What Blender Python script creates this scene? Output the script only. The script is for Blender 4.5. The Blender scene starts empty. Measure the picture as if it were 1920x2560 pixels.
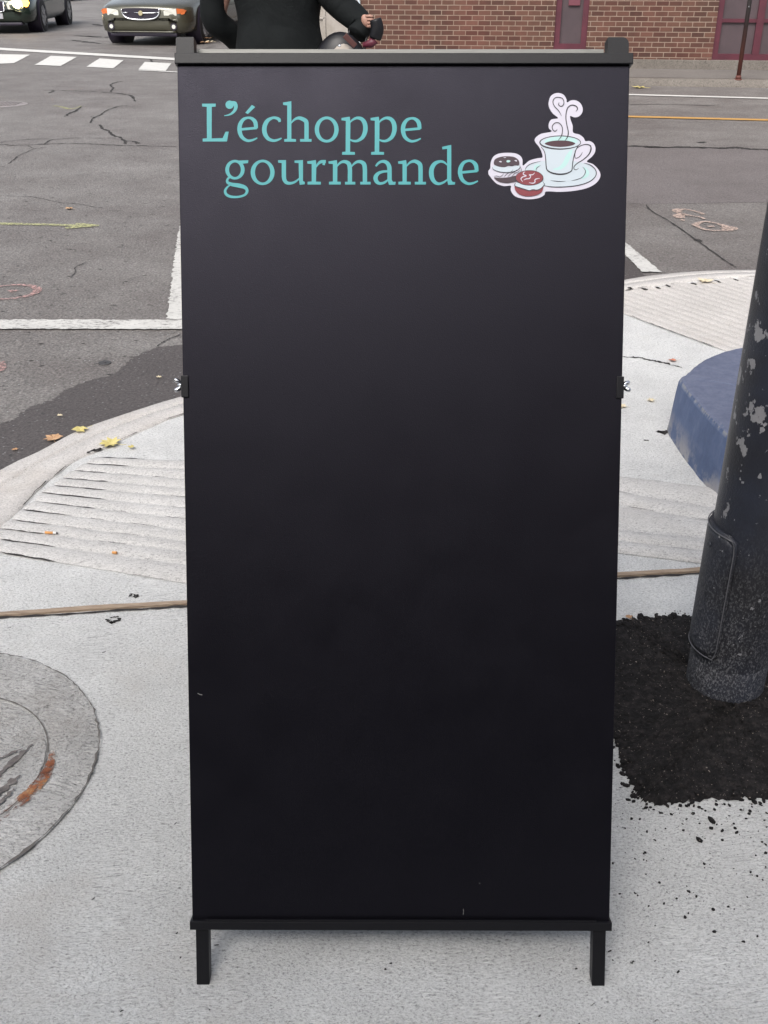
import bpy, bmesh, math, random
from mathutils import Vector, Matrix
from mathutils.geometry import tessellate_polygon
random.seed(7)
R = math.radians
scn = bpy.context.scene
C = bpy.context.collection

# ------------------------------------------------------------------ camera
F, PITCH, CAMH = 2599.0, 0.48833, 1.3345          # focal length in photo pixels, downward pitch, height
cam_d = bpy.data.cameras.new('camera'); cam = bpy.data.objects.new('camera', cam_d); C.objects.link(cam)
cam.location = (0, 0, CAMH); cam.rotation_euler = (math.pi/2-PITCH, 0, 0)
cam_d.sensor_fit = 'VERTICAL'; cam_d.sensor_height = 36; cam_d.lens = F/2560*36
cam_d.clip_start = 0.05; cam_d.clip_end = 2000
cam_d.dof.use_dof = False
scn.camera = cam
# ------------------------------------------------------------------ world, sun, exposure
w = bpy.data.worlds.new('World'); scn.world = w; w.use_nodes = True
nt = w.node_tree
sky = nt.nodes.new('ShaderNodeTexSky'); sky.sky_type = 'NISHITA'; sky.sun_disc = False
SUN_EL, SUN_AZ = R(48), R(200)
sky.sun_elevation = SUN_EL; sky.sun_rotation = SUN_AZ; sky.air_density = 1.0; sky.dust_density = 4.0; sky.ozone_density = 1.0
bg = nt.nodes['Background']; bg.inputs[1].default_value = 0.15
hs = nt.nodes.new('ShaderNodeHueSaturation'); hs.inputs['Saturation'].default_value = 0.42
nt.links.new(sky.outputs[0], hs.inputs['Color']); nt.links.new(hs.outputs[0], bg.inputs[0])
sd = bpy.data.lights.new('sun', 'SUN'); sd.energy = 1.3; sd.angle = R(28); sd.color = (1, .965, .93)
sun = bpy.data.objects.new('sun', sd); C.objects.link(sun)
dv = Vector((math.sin(SUN_AZ)*math.cos(SUN_EL), math.cos(SUN_AZ)*math.cos(SUN_EL), math.sin(SUN_EL)))
sun.rotation_euler = dv.to_track_quat('Z', 'Y').to_euler()
scn.view_settings.view_transform = 'Standard'; scn.view_settings.look = 'None'
scn.view_settings.gamma = 1; scn.view_settings.exposure = .77

# ------------------------------------------------------------------ geometry helpers
K = 1920/1659.0
ZR = -0.035                                        # road level; the pavement is at 0
def ray(x, y):
    """direction of the sight line through a point measured on the 1659 px wide copy of the photo"""
    X = (x*K-960)/F; Y = (1280-y*K)/F
    return Vector((X, math.cos(PITCH)+Y*math.sin(PITCH), -math.sin(PITCH)+Y*math.cos(PITCH)))
def G(x, y, z=0.0):
    d = ray(x, y); t = (z-CAMH)/d.z
    return Vector((d.x*t, d.y*t, z))
def at(x, y, Y):
    d = ray(x, y); t = Y/d.y
    return Vector((d.x*t, Y, CAMH+d.z*t))
def cr(pts, n=6, closed=False):
    """Catmull-Rom through tuples of any size"""
    out = []; N = len(pts)
    rng = range(N) if closed else range(N-1)
    for i in rng:
        if closed: p = [pts[(i+k) % N] for k in (-1, 0, 1, 2)]
        else: p = [pts[max(i-1, 0)], pts[i], pts[i+1], pts[min(i+2, N-1)]]
        for j in range(n):
            t = j/n
            out.append(tuple(.5*((2*b)+(-a+c)*t+(2*a-5*b+4*c-d)*t*t+(-a+3*b-3*c+d)*t**3) for a, b, c, d in zip(*p)))
    if not closed: out.append(tuple(pts[-1]))
    return out
def setp(o, label=None, cat=None, group=None, kind=None):
    if label: o['label'] = label
    if cat: o['category'] = cat
    if group: o['group'] = group
    if kind: o['kind'] = kind
    return o
def obj(name, bm, mats, parent=None, smooth=False, loc=None):
    me = bpy.data.meshes.new(name)
    bmesh.ops.recalc_face_normals(bm, faces=bm.faces)
    bm.to_mesh(me); bm.free()
    if not isinstance(mats, (list, tuple)): mats = [mats]
    for m in mats: me.materials.append(m)
    if smooth:
        for p in me.polygons: p.use_smooth = True
    o = bpy.data.objects.new(name, me); C.objects.link(o)
    if parent is not None: o.parent = parent
    if loc is not None: o.location = loc
    return o
def empty(name, loc, label, cat, group=None, rotz=0, rot=None):
    o = bpy.data.objects.new(name, None); C.objects.link(o); o.location = loc
    o.rotation_euler = rot if rot else (0, 0, rotz); o.empty_display_size = .1
    return setp(o, label, cat, group)
def box(bm, x0, x1, y0, y1, z0, z1, mi=0, bev=0, M=None):
    b = bmesh.new()
    v = [b.verts.new((x, y, z)) for x in (x0, x1) for y in (y0, y1) for z in (z0, z1)]
    for q in ((0,1,3,2),(4,6,7,5),(0,4,5,1),(2,3,7,6),(0,2,6,4),(1,5,7,3)): b.faces.new([v[i] for i in q])
    if bev: bmesh.ops.bevel(b, geom=list(b.edges), offset=bev, segments=2, affect='EDGES', profile=.6)
    merge(bm, b, mi, M)
def merge(bm, b, mi=0, M=None):
    mp = {}
    for v in b.verts: mp[v] = bm.verts.new(M @ v.co if M else v.co)
    for f in b.faces:
        try:
            g = bm.faces.new([mp[v] for v in f.verts]); g.material_index = mi; g.smooth = f.smooth
        except ValueError: pass
    b.free()
def poly(bm, pts, mi=0):
    """flat polygon, any outline"""
    pts = [Vector(p) for p in pts]
    vs = [bm.verts.new(p) for p in pts]
    for t in tessellate_polygon([pts]):
        try: f = bm.faces.new([vs[i] for i in t]); f.material_index = mi
        except ValueError: pass
def prism(bm, pts, h0, h1, mi=0, inset=0.0):
    """vertical prism over the xy outline pts from h0 to h1"""
    c = sum((Vector((p[0], p[1], 0)) for p in pts), Vector())/len(pts)
    lo = [bm.verts.new((p[0], p[1], h0)) for p in pts]
    hi = [bm.verts.new((p[0]+(c.x-p[0])*inset, p[1]+(c.y-p[1])*inset, h1)) for p in pts]
    n = len(pts)
    for i in range(n):
        f = bm.faces.new((lo[i], lo[(i+1) % n], hi[(i+1) % n], hi[i])); f.material_index = mi
    for t in tessellate_polygon([[v.co for v in hi]]): bm.faces.new([hi[i] for i in t]).material_index = mi
    for t in tessellate_polygon([[v.co for v in lo]]): bm.faces.new([lo[i] for i in t]).material_index = mi
def cyl(bm, a, b, r0, r1=None, n=16, mi=0, caps=True, smooth=True):
    a = Vector(a); b = Vector(b); r1 = r0 if r1 is None else r1
    q = (b-a).to_track_quat('Z', 'Y')
    A = [bm.verts.new(a+q @ Vector((r0*math.cos(t), r0*math.sin(t), 0))) for t in [2*math.pi*i/n for i in range(n)]]
    B = [bm.verts.new(b+q @ Vector((r1*math.cos(t), r1*math.sin(t), 0))) for t in [2*math.pi*i/n for i in range(n)]]
    for i in range(n):
        f = bm.faces.new((A[i], A[(i+1) % n], B[(i+1) % n], B[i])); f.smooth = smooth; f.material_index = mi
    if caps:
        bm.faces.new(A).material_index = mi; bm.faces.new(B).material_index = mi
def tube(bm, pts, rad, n=8, mi=0):
    pts = [Vector(p) for p in pts]; rings = []
    for i, p in enumerate(pts):
        d = (pts[min(i+1, len(pts)-1)]-pts[max(i-1, 0)])
        q = d.to_track_quat('Z', 'Y'); r = rad[i] if isinstance(rad, (list, tuple)) else rad
        rings.append([bm.verts.new(p+q @ Vector((r*math.cos(2*math.pi*k/n), r*math.sin(2*math.pi*k/n), 0))) for k in range(n)])
    for a, b in zip(rings, rings[1:]):
        # rings may twist: find best offset
        off = min(range(n), key=lambda o: (a[0].co-b[o].co).length)
        for k in range(n):
            f = bm.faces.new((a[k], a[(k+1) % n], b[(k+1+off) % n], b[(k+off) % n])); f.smooth = True; f.material_index = mi
    bm.faces.new(rings[0]).material_index = mi; bm.faces.new(rings[-1]).material_index = mi
def ribbon(bm, pts, mi=0, conv=None, z=0):
    """flat ribbon through (x, y, width) points"""
    L = []; Rr = []; n = len(pts)
    for i, p in enumerate(pts):
        a = pts[max(i-1, 0)]; b = pts[min(i+1, n-1)]
        dx, dy = b[0]-a[0], b[1]-a[1]; l = math.hypot(dx, dy) or 1
        nx, ny = -dy/l*p[2]/2, dx/l*p[2]/2
        L.append(bm.verts.new(conv(p[0]+nx, p[1]+ny, z) if conv else (p[0]+nx, p[1]+ny, z)))
        Rr.append(bm.verts.new(conv(p[0]-nx, p[1]-ny, z) if conv else (p[0]-nx, p[1]-ny, z)))
    for i in range(n-1):
        try: bm.faces.new((L[i], L[i+1], Rr[i+1], Rr[i])).material_index = mi
        except ValueError: pass
def dup(root, loc, rotz, label, group=None):
    r = root.copy(); C.objects.link(r); r.location = loc; r.rotation_euler = (0, 0, rotz); r['label'] = label
    if group: r['group'] = group
    for ch in list(root.children):
        c = ch.copy(); C.objects.link(c); c.parent = r
        for g in ch.children:
            d = g.copy(); C.objects.link(d); d.parent = c
    return r

# ------------------------------------------------------------------ materials
def mat(name, col=(.5,.5,.5), rough=.6, metal=0, spec=.5, emit=None, es=0, coat=0):
    m = bpy.data.materials.new(name); m.use_nodes = True
    b = m.node_tree.nodes['Principled BSDF']
    b.inputs['Base Color'].default_value = (*col, 1); b.inputs['Roughness'].default_value = rough
    b.inputs['Metallic'].default_value = metal; b.inputs['Specular IOR Level'].default_value = spec
    if coat: b.inputs['Coat Weight'].default_value = coat
    if emit: b.inputs['Emission Color'].default_value = (*emit, 1); b.inputs['Emission Strength'].default_value = es
    return m
class N:
    def __init__(s, m):
        s.m = m; s.t = m.node_tree; s.b = s.t.nodes['Principled BSDF']
        s.tc = s.t.nodes.new('ShaderNodeTexCoord').outputs['Object']
    def l(s, a, b): s.t.links.new(a, b)
    def map(s, sc=(1,1,1), rot=(0,0,0), loc=(0,0,0)):
        n = s.t.nodes.new('ShaderNodeMapping'); n.inputs['Scale'].default_value = sc
        n.inputs['Rotation'].default_value = rot; n.inputs['Location'].default_value = loc
        s.l(s.tc, n.inputs['Vector']); return n.outputs[0]
    def noise(s, scale, detail=4, rough=.6, vec=None, dist=0):
        n = s.t.nodes.new('ShaderNodeTexNoise'); n.inputs['Scale'].default_value = scale
        n.inputs['Detail'].default_value = detail; n.inputs['Roughness'].default_value = rough
        n.inputs['Distortion'].default_value = dist
        s.l(vec or s.tc, n.inputs['Vector']); return n.outputs['Fac']
    def vor(s, scale, vec=None, feat='F1', out='Distance'):
        n = s.t.nodes.new('ShaderNodeTexVoronoi'); n.inputs['Scale'].default_value = scale; n.feature = feat
        s.l(vec or s.tc, n.inputs['Vector']); return n.outputs[out]
    def ramp(s, fac, stops, const=False):
        n = s.t.nodes.new('ShaderNodeValToRGB'); e = n.color_ramp.elements
        if const: n.color_ramp.interpolation = 'CONSTANT'
        e[0].position, e[0].color = stops[0][0], (*stops[0][1], 1)
        e[1].position, e[1].color = stops[-1][0], (*stops[-1][1], 1)
        for p, c in stops[1:-1]:
            x = e.new(p); x.color = (*c, 1)
        s.l(fac, n.inputs[0]); return n.outputs[0]
    def mr(s, v, a, b, c=0, d=1):
        n = s.t.nodes.new('ShaderNodeMapRange'); n.clamp = True
        for k, x in zip((1,2,3,4), (a,b,c,d)): n.inputs[k].default_value = x
        s.l(v, n.inputs[0]); return n.outputs[0]
    def mix(s, fac, a, b, mode='MIX'):
        n = s.t.nodes.new('ShaderNodeMix'); n.data_type = 'RGBA'; n.blend_type = mode
        if isinstance(fac, float): n.inputs[0].default_value = fac
        else: s.l(fac, n.inputs[0])
        for i, x in ((6, a), (7, b)):
            if isinstance(x, tuple): n.inputs[i].default_value = (*x, 1)
            else: s.l(x, n.inputs[i])
        return n.outputs[2]
    def math(s, op, a, b):
        n = s.t.nodes.new('ShaderNodeMath'); n.operation = op
        for i, x in ((0, a), (1, b)):
            if isinstance(x, (int, float)): n.inputs[i].default_value = x
            else: s.l(x, n.inputs[i])
        return n.outputs[0]
    def bump(s, h, dist, strength=1, prev=None):
        n = s.t.nodes.new('ShaderNodeBump'); n.inputs['Distance'].default_value = dist
        n.inputs['Strength'].default_value = strength; s.l(h, n.inputs['Height'])
        if prev is not None: s.l(prev, n.inputs['Normal'])
        s.l(n.outputs[0], s.b.inputs['Normal']); return n.outputs[0]
    def col(s, c): s.l(c, s.b.inputs['Base Color'])
    def rough(s, r): s.l(r, s.b.inputs['Roughness'])
g3 = lambda v: (v, v, v)

def asphalt(name, lo, hi, tint, speck=.30, bump=.004, rough=.72):
    m = mat(name, rough=rough, spec=.4); n = N(m)
    big = n.noise(.35, 5, .6); mid = n.noise(2.2, 6, .65)
    fine = n.noise(95, 4, .8); vo = n.vor(70); vo2 = n.vor(38)
    base = n.ramp(n.math('ADD', n.math('MULTIPLY', big, .5), n.math('MULTIPLY', mid, .5)), [(.36, lo), (.5, tint), (.64, hi)])
    g = n.ramp(fine, [(.34, g3(.38)), (.5, g3(1)), (.66, g3(1.6))])
    c = n.mix(.85, base, g, 'MULTIPLY')
    cellc = n.vor(70, out='Color')
    sp = n.math('MULTIPLY', n.mr(vo, .10, .30, 1, 0), n.mr(cellc, .72, .78))
    c = n.mix(n.math('MULTIPLY', sp, .75), c, g3(speck))
    dk = n.math('MULTIPLY', n.mr(vo2, .15, .3, 1, 0), n.mr(n.vor(38, out='Color'), .8, .84))
    c = n.mix(n.math('MULTIPLY', dk, .6), c, g3(.02))
    n.col(c); b1 = n.bump(fine, bump, .6); n.bump(vo, bump, .5, b1)
    return m
M_ROAD = asphalt('worn_asphalt', (.118,.104,.098), (.205,.193,.182), (.158,.146,.137), speck=.42, bump=.007)
M_PATCH = asphalt('new_asphalt', (.062,.054,.052), (.082,.072,.070), (.072,.063,.061), speck=.25)
M_PATCH2 = asphalt('mid_asphalt', (.125,.112,.108), (.165,.15,.145), (.145,.13,.127), speck=.25)

def concrete(name, a, b, broom_rot=0.0, bump=.0035, dark=.45, sc=1.0, warm=None):
    m = mat(name, rough=.9, spec=.25); n = N(m)
    big = n.noise(1.1, 6, .6); mid = n.noise(7, 6, .7)
    v = n.map((150*sc, 330*sc, 60), (0, 0, broom_rot))
    # warp the broom strokes so that they swirl
    wob = n.noise(3.2, 2, .5)
    vm = n.t.nodes.new('ShaderNodeVectorMath'); vm.operation = 'ADD'
    cmb = n.t.nodes.new('ShaderNodeCombineXYZ'); n.l(n.math('MULTIPLY', wob, 30), cmb.inputs[1]); n.l(n.math('MULTIPLY', wob, 45), cmb.inputs[0])
    n.l(v, vm.inputs[0]); n.l(cmb.outputs[0], vm.inputs[1])
    st = n.noise(1.0, 3, .62, vm.outputs[0], .7)
    v2 = n.map((230*sc, 330*sc, 60), (0, 0, broom_rot+.9)); st2 = n.noise(1.0, 3, .7, v2, .9)
    pit = n.noise(190, 3, .6)
    c = n.ramp(n.math('ADD', n.math('MULTIPLY', big, .55), n.math('MULTIPLY', mid, .45)), [(.34, a), (.66, b)])
    s1 = n.ramp(st, [(.30, g3(dark*.8)), (.42, g3(.88)), (.52, g3(1)), (.70, g3(1.12))])
    c = n.mix(.8, c, s1, 'MULTIPLY')
    s2 = n.ramp(st2, [(.33, g3(.45)), (.44, g3(.92)), (.66, g3(1.1))]); c = n.mix(.7, c, s2, 'MULTIPLY')
    s3 = n.ramp(pit, [(.32, g3(.35)), (.41, g3(1)), (.7, g3(1.08))]); c = n.mix(.6, c, s3, 'MULTIPLY')
    if warm:
        # large faint dirty areas
        d = n.mr(n.noise(2.3, 5, .7, n.map(loc=(3, 7, 0))), .55, .72); c = n.mix(n.math('MULTIPLY', d, .45), c, warm)
    n.col(c); b1 = n.bump(st, bump, .8); b2 = n.bump(st2, bump*.6, .8, b1); n.bump(pit, .0012, .6, b2)
    return m
M_CONC = concrete('broomed_concrete', (.52,.518,.505), (.69,.688,.67), .25, warm=(.45,.42,.385))
M_CONC_FAR = concrete('worn_concrete', (.46,.435,.41), (.58,.55,.52), .1, bump=.002, dark=.6, warm=(.42,.38,.34))
M_GROOVE = concrete('grooved_concrete', (.46,.445,.425), (.60,.585,.565), -.2, bump=.0018, dark=.6, warm=(.45,.42,.39))
M_KERB = concrete('kerb_concrete', (.48,.455,.43), (.62,.59,.56), .6, bump=.0018, dark=.6, warm=(.42,.37,.32))
M_RING = concrete('rough_concrete', (.38,.37,.355), (.66,.65,.63), 1.2, bump=.008, dark=.4, sc=.6, warm=(.28,.25,.22))
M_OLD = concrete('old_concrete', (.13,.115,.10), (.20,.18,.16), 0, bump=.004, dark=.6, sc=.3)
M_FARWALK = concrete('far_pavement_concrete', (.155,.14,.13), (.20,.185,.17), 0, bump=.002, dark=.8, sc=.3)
M_CRACK = mat('crack_dark', (.030,.027,.026), .95)
def paint(name, col, wear=.5, under=(.14,.13,.125), scale=34):
    m = mat(name, rough=.75); n = N(m)
    w1 = n.noise(scale, 6, .75, n.map((1, 2.2, 1))); w2 = n.noise(5, 4, .6)
    f = n.mr(n.math('ADD', n.math('MULTIPLY', w1, .7), n.math('MULTIPLY', w2, .3)), wear-.04, wear+.03)
    n.col(n.mix(f, under, n.ramp(n.noise(18, 5), [(.3, tuple(x*.85 for x in col)), (.7, col)]))); n.bump(w1, .002, .5)
    return m
M_WHITE = paint('worn_white_paint', (.54,.53,.50), .455)
M_WHITE2 = paint('clean_white_paint', (.60,.59,.56), .33, scale=14)
M_YELLOW = paint('worn_yellow_paint', (.48,.27,.08), .36, scale=8)
def spray(name, col, wear):
    m = mat(name, col, .85); n = N(m)
    w1 = n.noise(60, 5, .8); a = n.mr(w1, wear-.1, wear+.1)
    n.l(a, n.b.inputs['Alpha']); n.col(n.ramp(w1, [(.3, tuple(x*.8 for x in col)), (.7, col)])); return m
M_SPY = spray('chalky_yellow_spray', (.40,.40,.20), .47)
M_SPR = spray('faded_red_spray', (.44,.27,.25), .50)
M_SPO = spray('pale_orange_spray', (.50,.38,.32), .46)
M_SPF = spray('very_faded_red_spray', (.5,.2,.18), .62)

# black vinyl board: fine leathery grain, satin
M_BOARD = mat('black_board', (.0026,.0025,.0036), .40, spec=.31); M_BOARD.node_tree.nodes['Principled BSDF'].inputs['Specular Tint'].default_value = (.82,.79,1,1); n = N(M_BOARD)
fn = n.noise(900, 3, .6); n.bump(fn, .0006, .5); n.rough(n.mr(n.noise(14, 5, .6), .3, .7, .38, .46))
M_BLACKMETAL = mat('black_powder_coat', (.006,.006,.008), .45, spec=.32); n = N(M_BLACKMETAL); n.bump(n.noise(700, 2), .0004, .5)
M_GREYBAR = mat('skylit_grey_metal', (.42,.42,.40), .5, metal=.2); n = N(M_GREYBAR); n.col(n.ramp(n.noise(30, 4, .6, n.map((1, 20, 20))), [(.3, (.17,.17,.155)), (.7, (.23,.23,.215))]))
M_CHROME = mat('zinc_plated_steel', (.75,.76,.78), .22, metal=1)
M_TEAL = mat('turquoise_vinyl', (.05,.33,.35), .5)
M_LW = mat('white_vinyl', (.58,.56,.64), .5)
M_LP = mat('pale_blue_vinyl', (.50,.57,.62), .5)
M_LT = mat('mint_vinyl', (.42,.64,.62), .5)
M_LD = mat('black_print', (.012,.010,.018), .5)
M_LC = mat('coffee_print', (.050,.012,.022), .5)
M_LB = mat('chocolate_print', (.040,.020,.030), .5)
M_LR = mat('raspberry_print', (.20,.025,.035), .5)

# ------------------------------------------------------------------ GROUND: road sheet with its cracks
bm = bmesh.new()
gx = [-400, -60, -12, 0, 12, 60, 400]; gy = [-200, -20, 0, 6, 14, 60, 700]
gv = [[bm.verts.new((x, y, ZR)) for x in gx] for y in gy]
for j in range(len(gy)-1):
    for i in range(len(gx)-1): bm.faces.new((gv[j][i], gv[j][i+1], gv[j+1][i+1], gv[j+1][i]))
def rough_line(pts, wd, jit=.5, n=7, seed=1):
    """jagged ribbon points in world metres through photo points on the road"""
    rnd = random.Random(seed); w_ = [tuple(G(x, y, ZR))[:2] for x, y in pts]
    out = []
    for x, y in cr(w_, n):
        out.append((x+rnd.uniform(-jit, jit)*wd, y+rnd.uniform(-jit, jit)*wd*1.2, wd*rnd.uniform(.35, 1.5)))
    out[0] = (*out[0][:2], wd*.15); out[-1] = (*out[-1][:2], wd*.15)
    return out
def Z5(x, y): return (x/3.2, 172.8+y/3.2)
cracks = [
 ([(0,448),(130,452),(320,445),(560,442),(700,448),(880,455),(1060,458),(1225,463)], .035),
 ([(0,435),(60,425),(200,412),(350,410)], .02), ([(305,450),(350,418),(440,408),(560,402),(700,404),(800,404)], .022),
 ([(60,580),(105,545),(120,530),(240,478),(320,470)], .018), ([(190,455),(235,475)], .016),
 ([(690,310),(705,335),(750,355),(790,385),(830,402),(860,420),(865,445)], .05), ([(860,418),(950,432),(960,440)], .045), ([(935,425),(950,445)], .04),
 ([(620,300),(650,262),(700,240),(740,210),(820,185),(880,178)], .035), ([(625,255),(660,262)], .025),
 ([(300,72),(400,74),(560,78),(750,88),(850,98),(910,112),(935,150)], .045), ([(340,92),(375,76)], .05),
 ([(765,85),(780,60),(765,38),(800,18),(850,10)], .045), ([(880,105),(935,125)], .03), ([(445,255),(480,232),(530,212),(560,185)], .055),
 ([(0,800),(130,806),(210,808),(300,825),(360,838),(440,852),(540,858),(640,878),(710,885)], .012), ([(750,905),(860,908)], .008),
 ([(490,1370),(520,1330),(518,1305),(545,1285),(600,1260)], .010),
 ([(365,1190),(420,1188)], .008), ([(700,1210),(840,1218),(920,1220)], .004), ([(880,852),(930,856)], .007),
 ([(1085,1845),(1120,1820),(1180,1790),(1250,1762)], .010),
]
k = 0
for pts, wd in cracks:
    k += 1; ribbon(bm, rough_line([Z5(*p) for p in pts], wd*.48, seed=k), 1, z=ZR+.003+.0003*(k % 5))
def Z4(x, y): return ((1540+x/3.353)/K, (100+y/3.353)/K)
for pts, wd in [([(-1700,858),(-900,876),(105,890),(300,902),(420,906),(640,903),(860,908),(1000,906),(1140,918),(1270,922),(1700,940)], .07),
                ([(250,1385),(300,1440),(440,1520),(560,1600),(700,1700),(880,1830),(1010,1915)], .009),
                ([(700,866),(750,858)], .05), ([(660,1670),(710,1700)], .03), ([(105,545),(400,540),(900,556)], .02)]:
    k += 1; ribbon(bm, rough_line([Z4(*p) for p in pts], wd, .3, seed=k), 1, z=ZR+.003+.0003*(k % 5))
# cracks and tar behind the crossing, small pock marks scattered on the near road
for pts, wd in [([(100,59),(116,61),(140,62),(152,64)], .16), ([(91,67),(105,69),(125,73)], .12), ([(118,40),(130,43),(150,45)], .14), ([(190,96),(193,107),(191,116)], .05)]:
    k += 1; ribbon(bm, rough_line([(x*1.7, y*1.3) for x, y in pts], wd, .6, seed=k), 1, z=ZR+.003+.0003*(k % 5))
rnd = random.Random(5)
for i in range(800):
    x = rnd.uniform(-3.4, -.2); y = rnd.uniform(3.4, 9)
    l = rnd.uniform(.008, .034); a = rnd.uniform(-.5, .5); wd = rnd.uniform(.003, .010)
    ribbon(bm, [(x, y, wd*.2), (x+l*.5*math.cos(a), y+l*.5*math.sin(a)+.002, wd), (x+l*math.cos(a), y+l*math.sin(a), wd*.2)], 1, z=ZR+.0022)
road = obj('road', bm, [M_ROAD, M_CRACK]); setp(road, kind='structure')

def sheet(name, pts, z, m, world=False):
    bm = bmesh.new(); poly(bm, [(*(G(x, y, ZR)[:2]), z) for x, y in pts] if not world else [(x, y, z) for x, y in pts])
    return setp(obj(name, bm, m), kind='structure')
def wiggle(pts, amp=.01, n=10, seed=3):
    rnd = random.Random(seed); W_ = [tuple(G(x, y, ZR))[:2] for x, y in pts]
    return [(x+rnd.uniform(-amp, amp), y+rnd.uniform(-amp, amp)) for x, y in cr(W_, n)]
# outer line of the kerb, from far left round the corner to the right, in world metres
KO = [(-1.55,1.3),(-1.42,1.9),(-1.30,2.38)]+[tuple(G(x,y))[:2] for x,y in [(0,1014),(82,975),(164,931),(232,906),(315,879),(391,856)]]+[(-.30,3.72),(.15,4.12),(.62,4.52)]+[tuple(G(x,y))[:2] for x,y in [(1350,604),(1433,592),(1527,585),(1632,583)]]+[(2.4,5.02),(3.2,4.86),(5,4.5)]
KI = [(-1.38,1.25),(-1.22,1.85),(-1.10,2.2)]+[tuple(G(x,y))[:2] for x,y in [(12,1141),(55,1089),(96,1048),(164,996),(219,974),(279,944),(356,911.6),(395,897)]]+[(-.28,3.53),(.15,3.90),(.62,4.29)]+[tuple(G(x,y))[:2] for x,y in [(1349.5,630),(1433,617),(1527,605),(1628,599)]]+[(2.36,4.87),(3.15,4.71),(4.95,4.35)]
KO = cr(KO, 8); KI = cr(KI, 8)
def resample(P, n):
    d = [0]
    for a, b in zip(P, P[1:]): d.append(d[-1]+math.dist(a, b))
    out = []; j = 0
    for i in range(n):
        t = d[-1]*i/(n-1)
        while j < len(d)-2 and d[j+1] < t: j += 1
        u = (t-d[j])/max(d[j+1]-d[j], 1e-9)
        out.append(tuple(a+(b-a)*u for a, b in zip(P[j], P[j+1])))
    return out
NK = 220
KO = resample(KO, NK); KIr = resample(KI, NK)
# inner points nearest across so that the kerb strip is not sheared
def nearest(p, P): return min(P, key=lambda q: math.dist(p, q))
KId = resample(KI, 1500); KI = [nearest(p, KId) for p in KO]
# new asphalt laid along the kerb
top = wiggle([(-420,1080),(-200,990),(0,920),(10,915),(33,906),(63,881),(109,868),(137,846),(150,842),(190,824),(246,809),(278,782),(300,768),(339,752),(400,746),(520,722),(700,690),(900,650),(1100,610),(1300,560),(1349,556),(1383,589)], .010, 8)
bot = [(x, y) for x, y in KO if -1.6 < x < 1.36]
bot = [(x*.98, y-.05) for x, y in bot]
sheet('asphalt_patch', top+bot[::-1], ZR+.004, M_PATCH, True)
# darker older lane surface on the right, between the far crack and the kerb
rp = [Z4(*p) for p in [(-600,1400),(95,1372),(300,1376),(600,1372),(1270,1360),(2200,1330),(2400,925),(1270,922),(1000,908),(640,905),(105,892),(-900,876)]]
sheet('resurfaced_lane', [tuple(G(x, y, ZR))[:2] for x, y in rp], ZR+.0015, M_PATCH2, True)

# ------------------------------------------------------------------ road markings
def marking(name, pts, m, z=.007, conv=None):
    bm = bmesh.new(); poly(bm, [G(x, y, ZR)+Vector((0, 0, z)) for x, y in pts])
    return setp(obj(name, bm, m), kind='structure')
def edge_line(pts, m, seed=2, amp=.006, z=.007, name='road_marking'):
    """painted area with slightly ragged sides"""
    rnd = random.Random(seed); out = []
    P = [G(x, y, ZR) for x, y in pts]
    for a, b in zip(P, P[1:]+P[:1]):
        n_ = max(1, int((b-a).length/.02)); n_ = min(n_, 120)
        for i in range(n_):
            p = a.lerp(b, i/n_); out.append((p.x+rnd.uniform(-amp, amp), p.y+rnd.uniform(-amp, amp), ZR+z))
    bm = bmesh.new(); poly(bm, out); return setp(obj(name, bm, m), kind='structure')
edge_line([(-330,692),(0,693),(391,694),(470,694.5),(470,715),(391,714),(0,713.4),(-330,713)], M_WHITE)
edge_line([(392,470),(384,512),(375,579),(366,641.5),(360,693.5),(420,693.5),(424,641),(427,579),(431,512),(434,470)], M_WHITE, 4, z=.0075)
edge_line([(1290,470),(1351,525.7),(1429,590.5),(1386,589.5),(1351,553),(1245,470)], M_WHITE, 5, amp=.004)
edge_line([(-200,96),(0,104),(375,126),(800,148),(800,153),(375,131),(0,109),(-200,101)], M_WHITE2, 6, z=.008)
edge_line([(-60,118),(0,118),(65,119),(30,137.5),(0,138.5),(-100,139)], M_WHITE2, 7, name='crosswalk_stripe')
edge_line([(110,121.5),(166,124),(131,143.5),(75,141)], M_WHITE2, 8, name='crosswalk_stripe')
edge_line([(215,127),(267,131),(245,148.5),(187,145)], M_WHITE2, 9, name='crosswalk_stripe')
edge_line([(313,134.5),(370,138),(358,154),(299,151)], M_WHITE2, 10, name='crosswalk_stripe')
edge_line([(300,151.8),(420,157.5),(420,159),(300,153.2)], M_WHITE2, 11, name='road_marking')
def line3(p, q, wd, m, z=.007, ext=(1.5, 3)):
    a, b = G(*p, ZR), G(*q, ZR); d = (b-a); L = d.length; d /= L; a = a-d*ext[0]; b = b+d*ext[1]
    nrm = Vector((-d.y, d.x, 0))*wd/2; bm = bmesh.new(); o = Vector((0, 0, z)); poly(bm, [a-nrm+o, b-nrm+o, b+nrm+o, a+nrm+o])
    return setp(obj('road_marking', bm, m), kind='structure')
line3((1359,205.4), (1659,213.5), .12, M_WHITE2, ext=(2.5, 5))
line3((1357,253), (1659,260.5), .12, M_YELLOW, ext=(3, 5))

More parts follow.
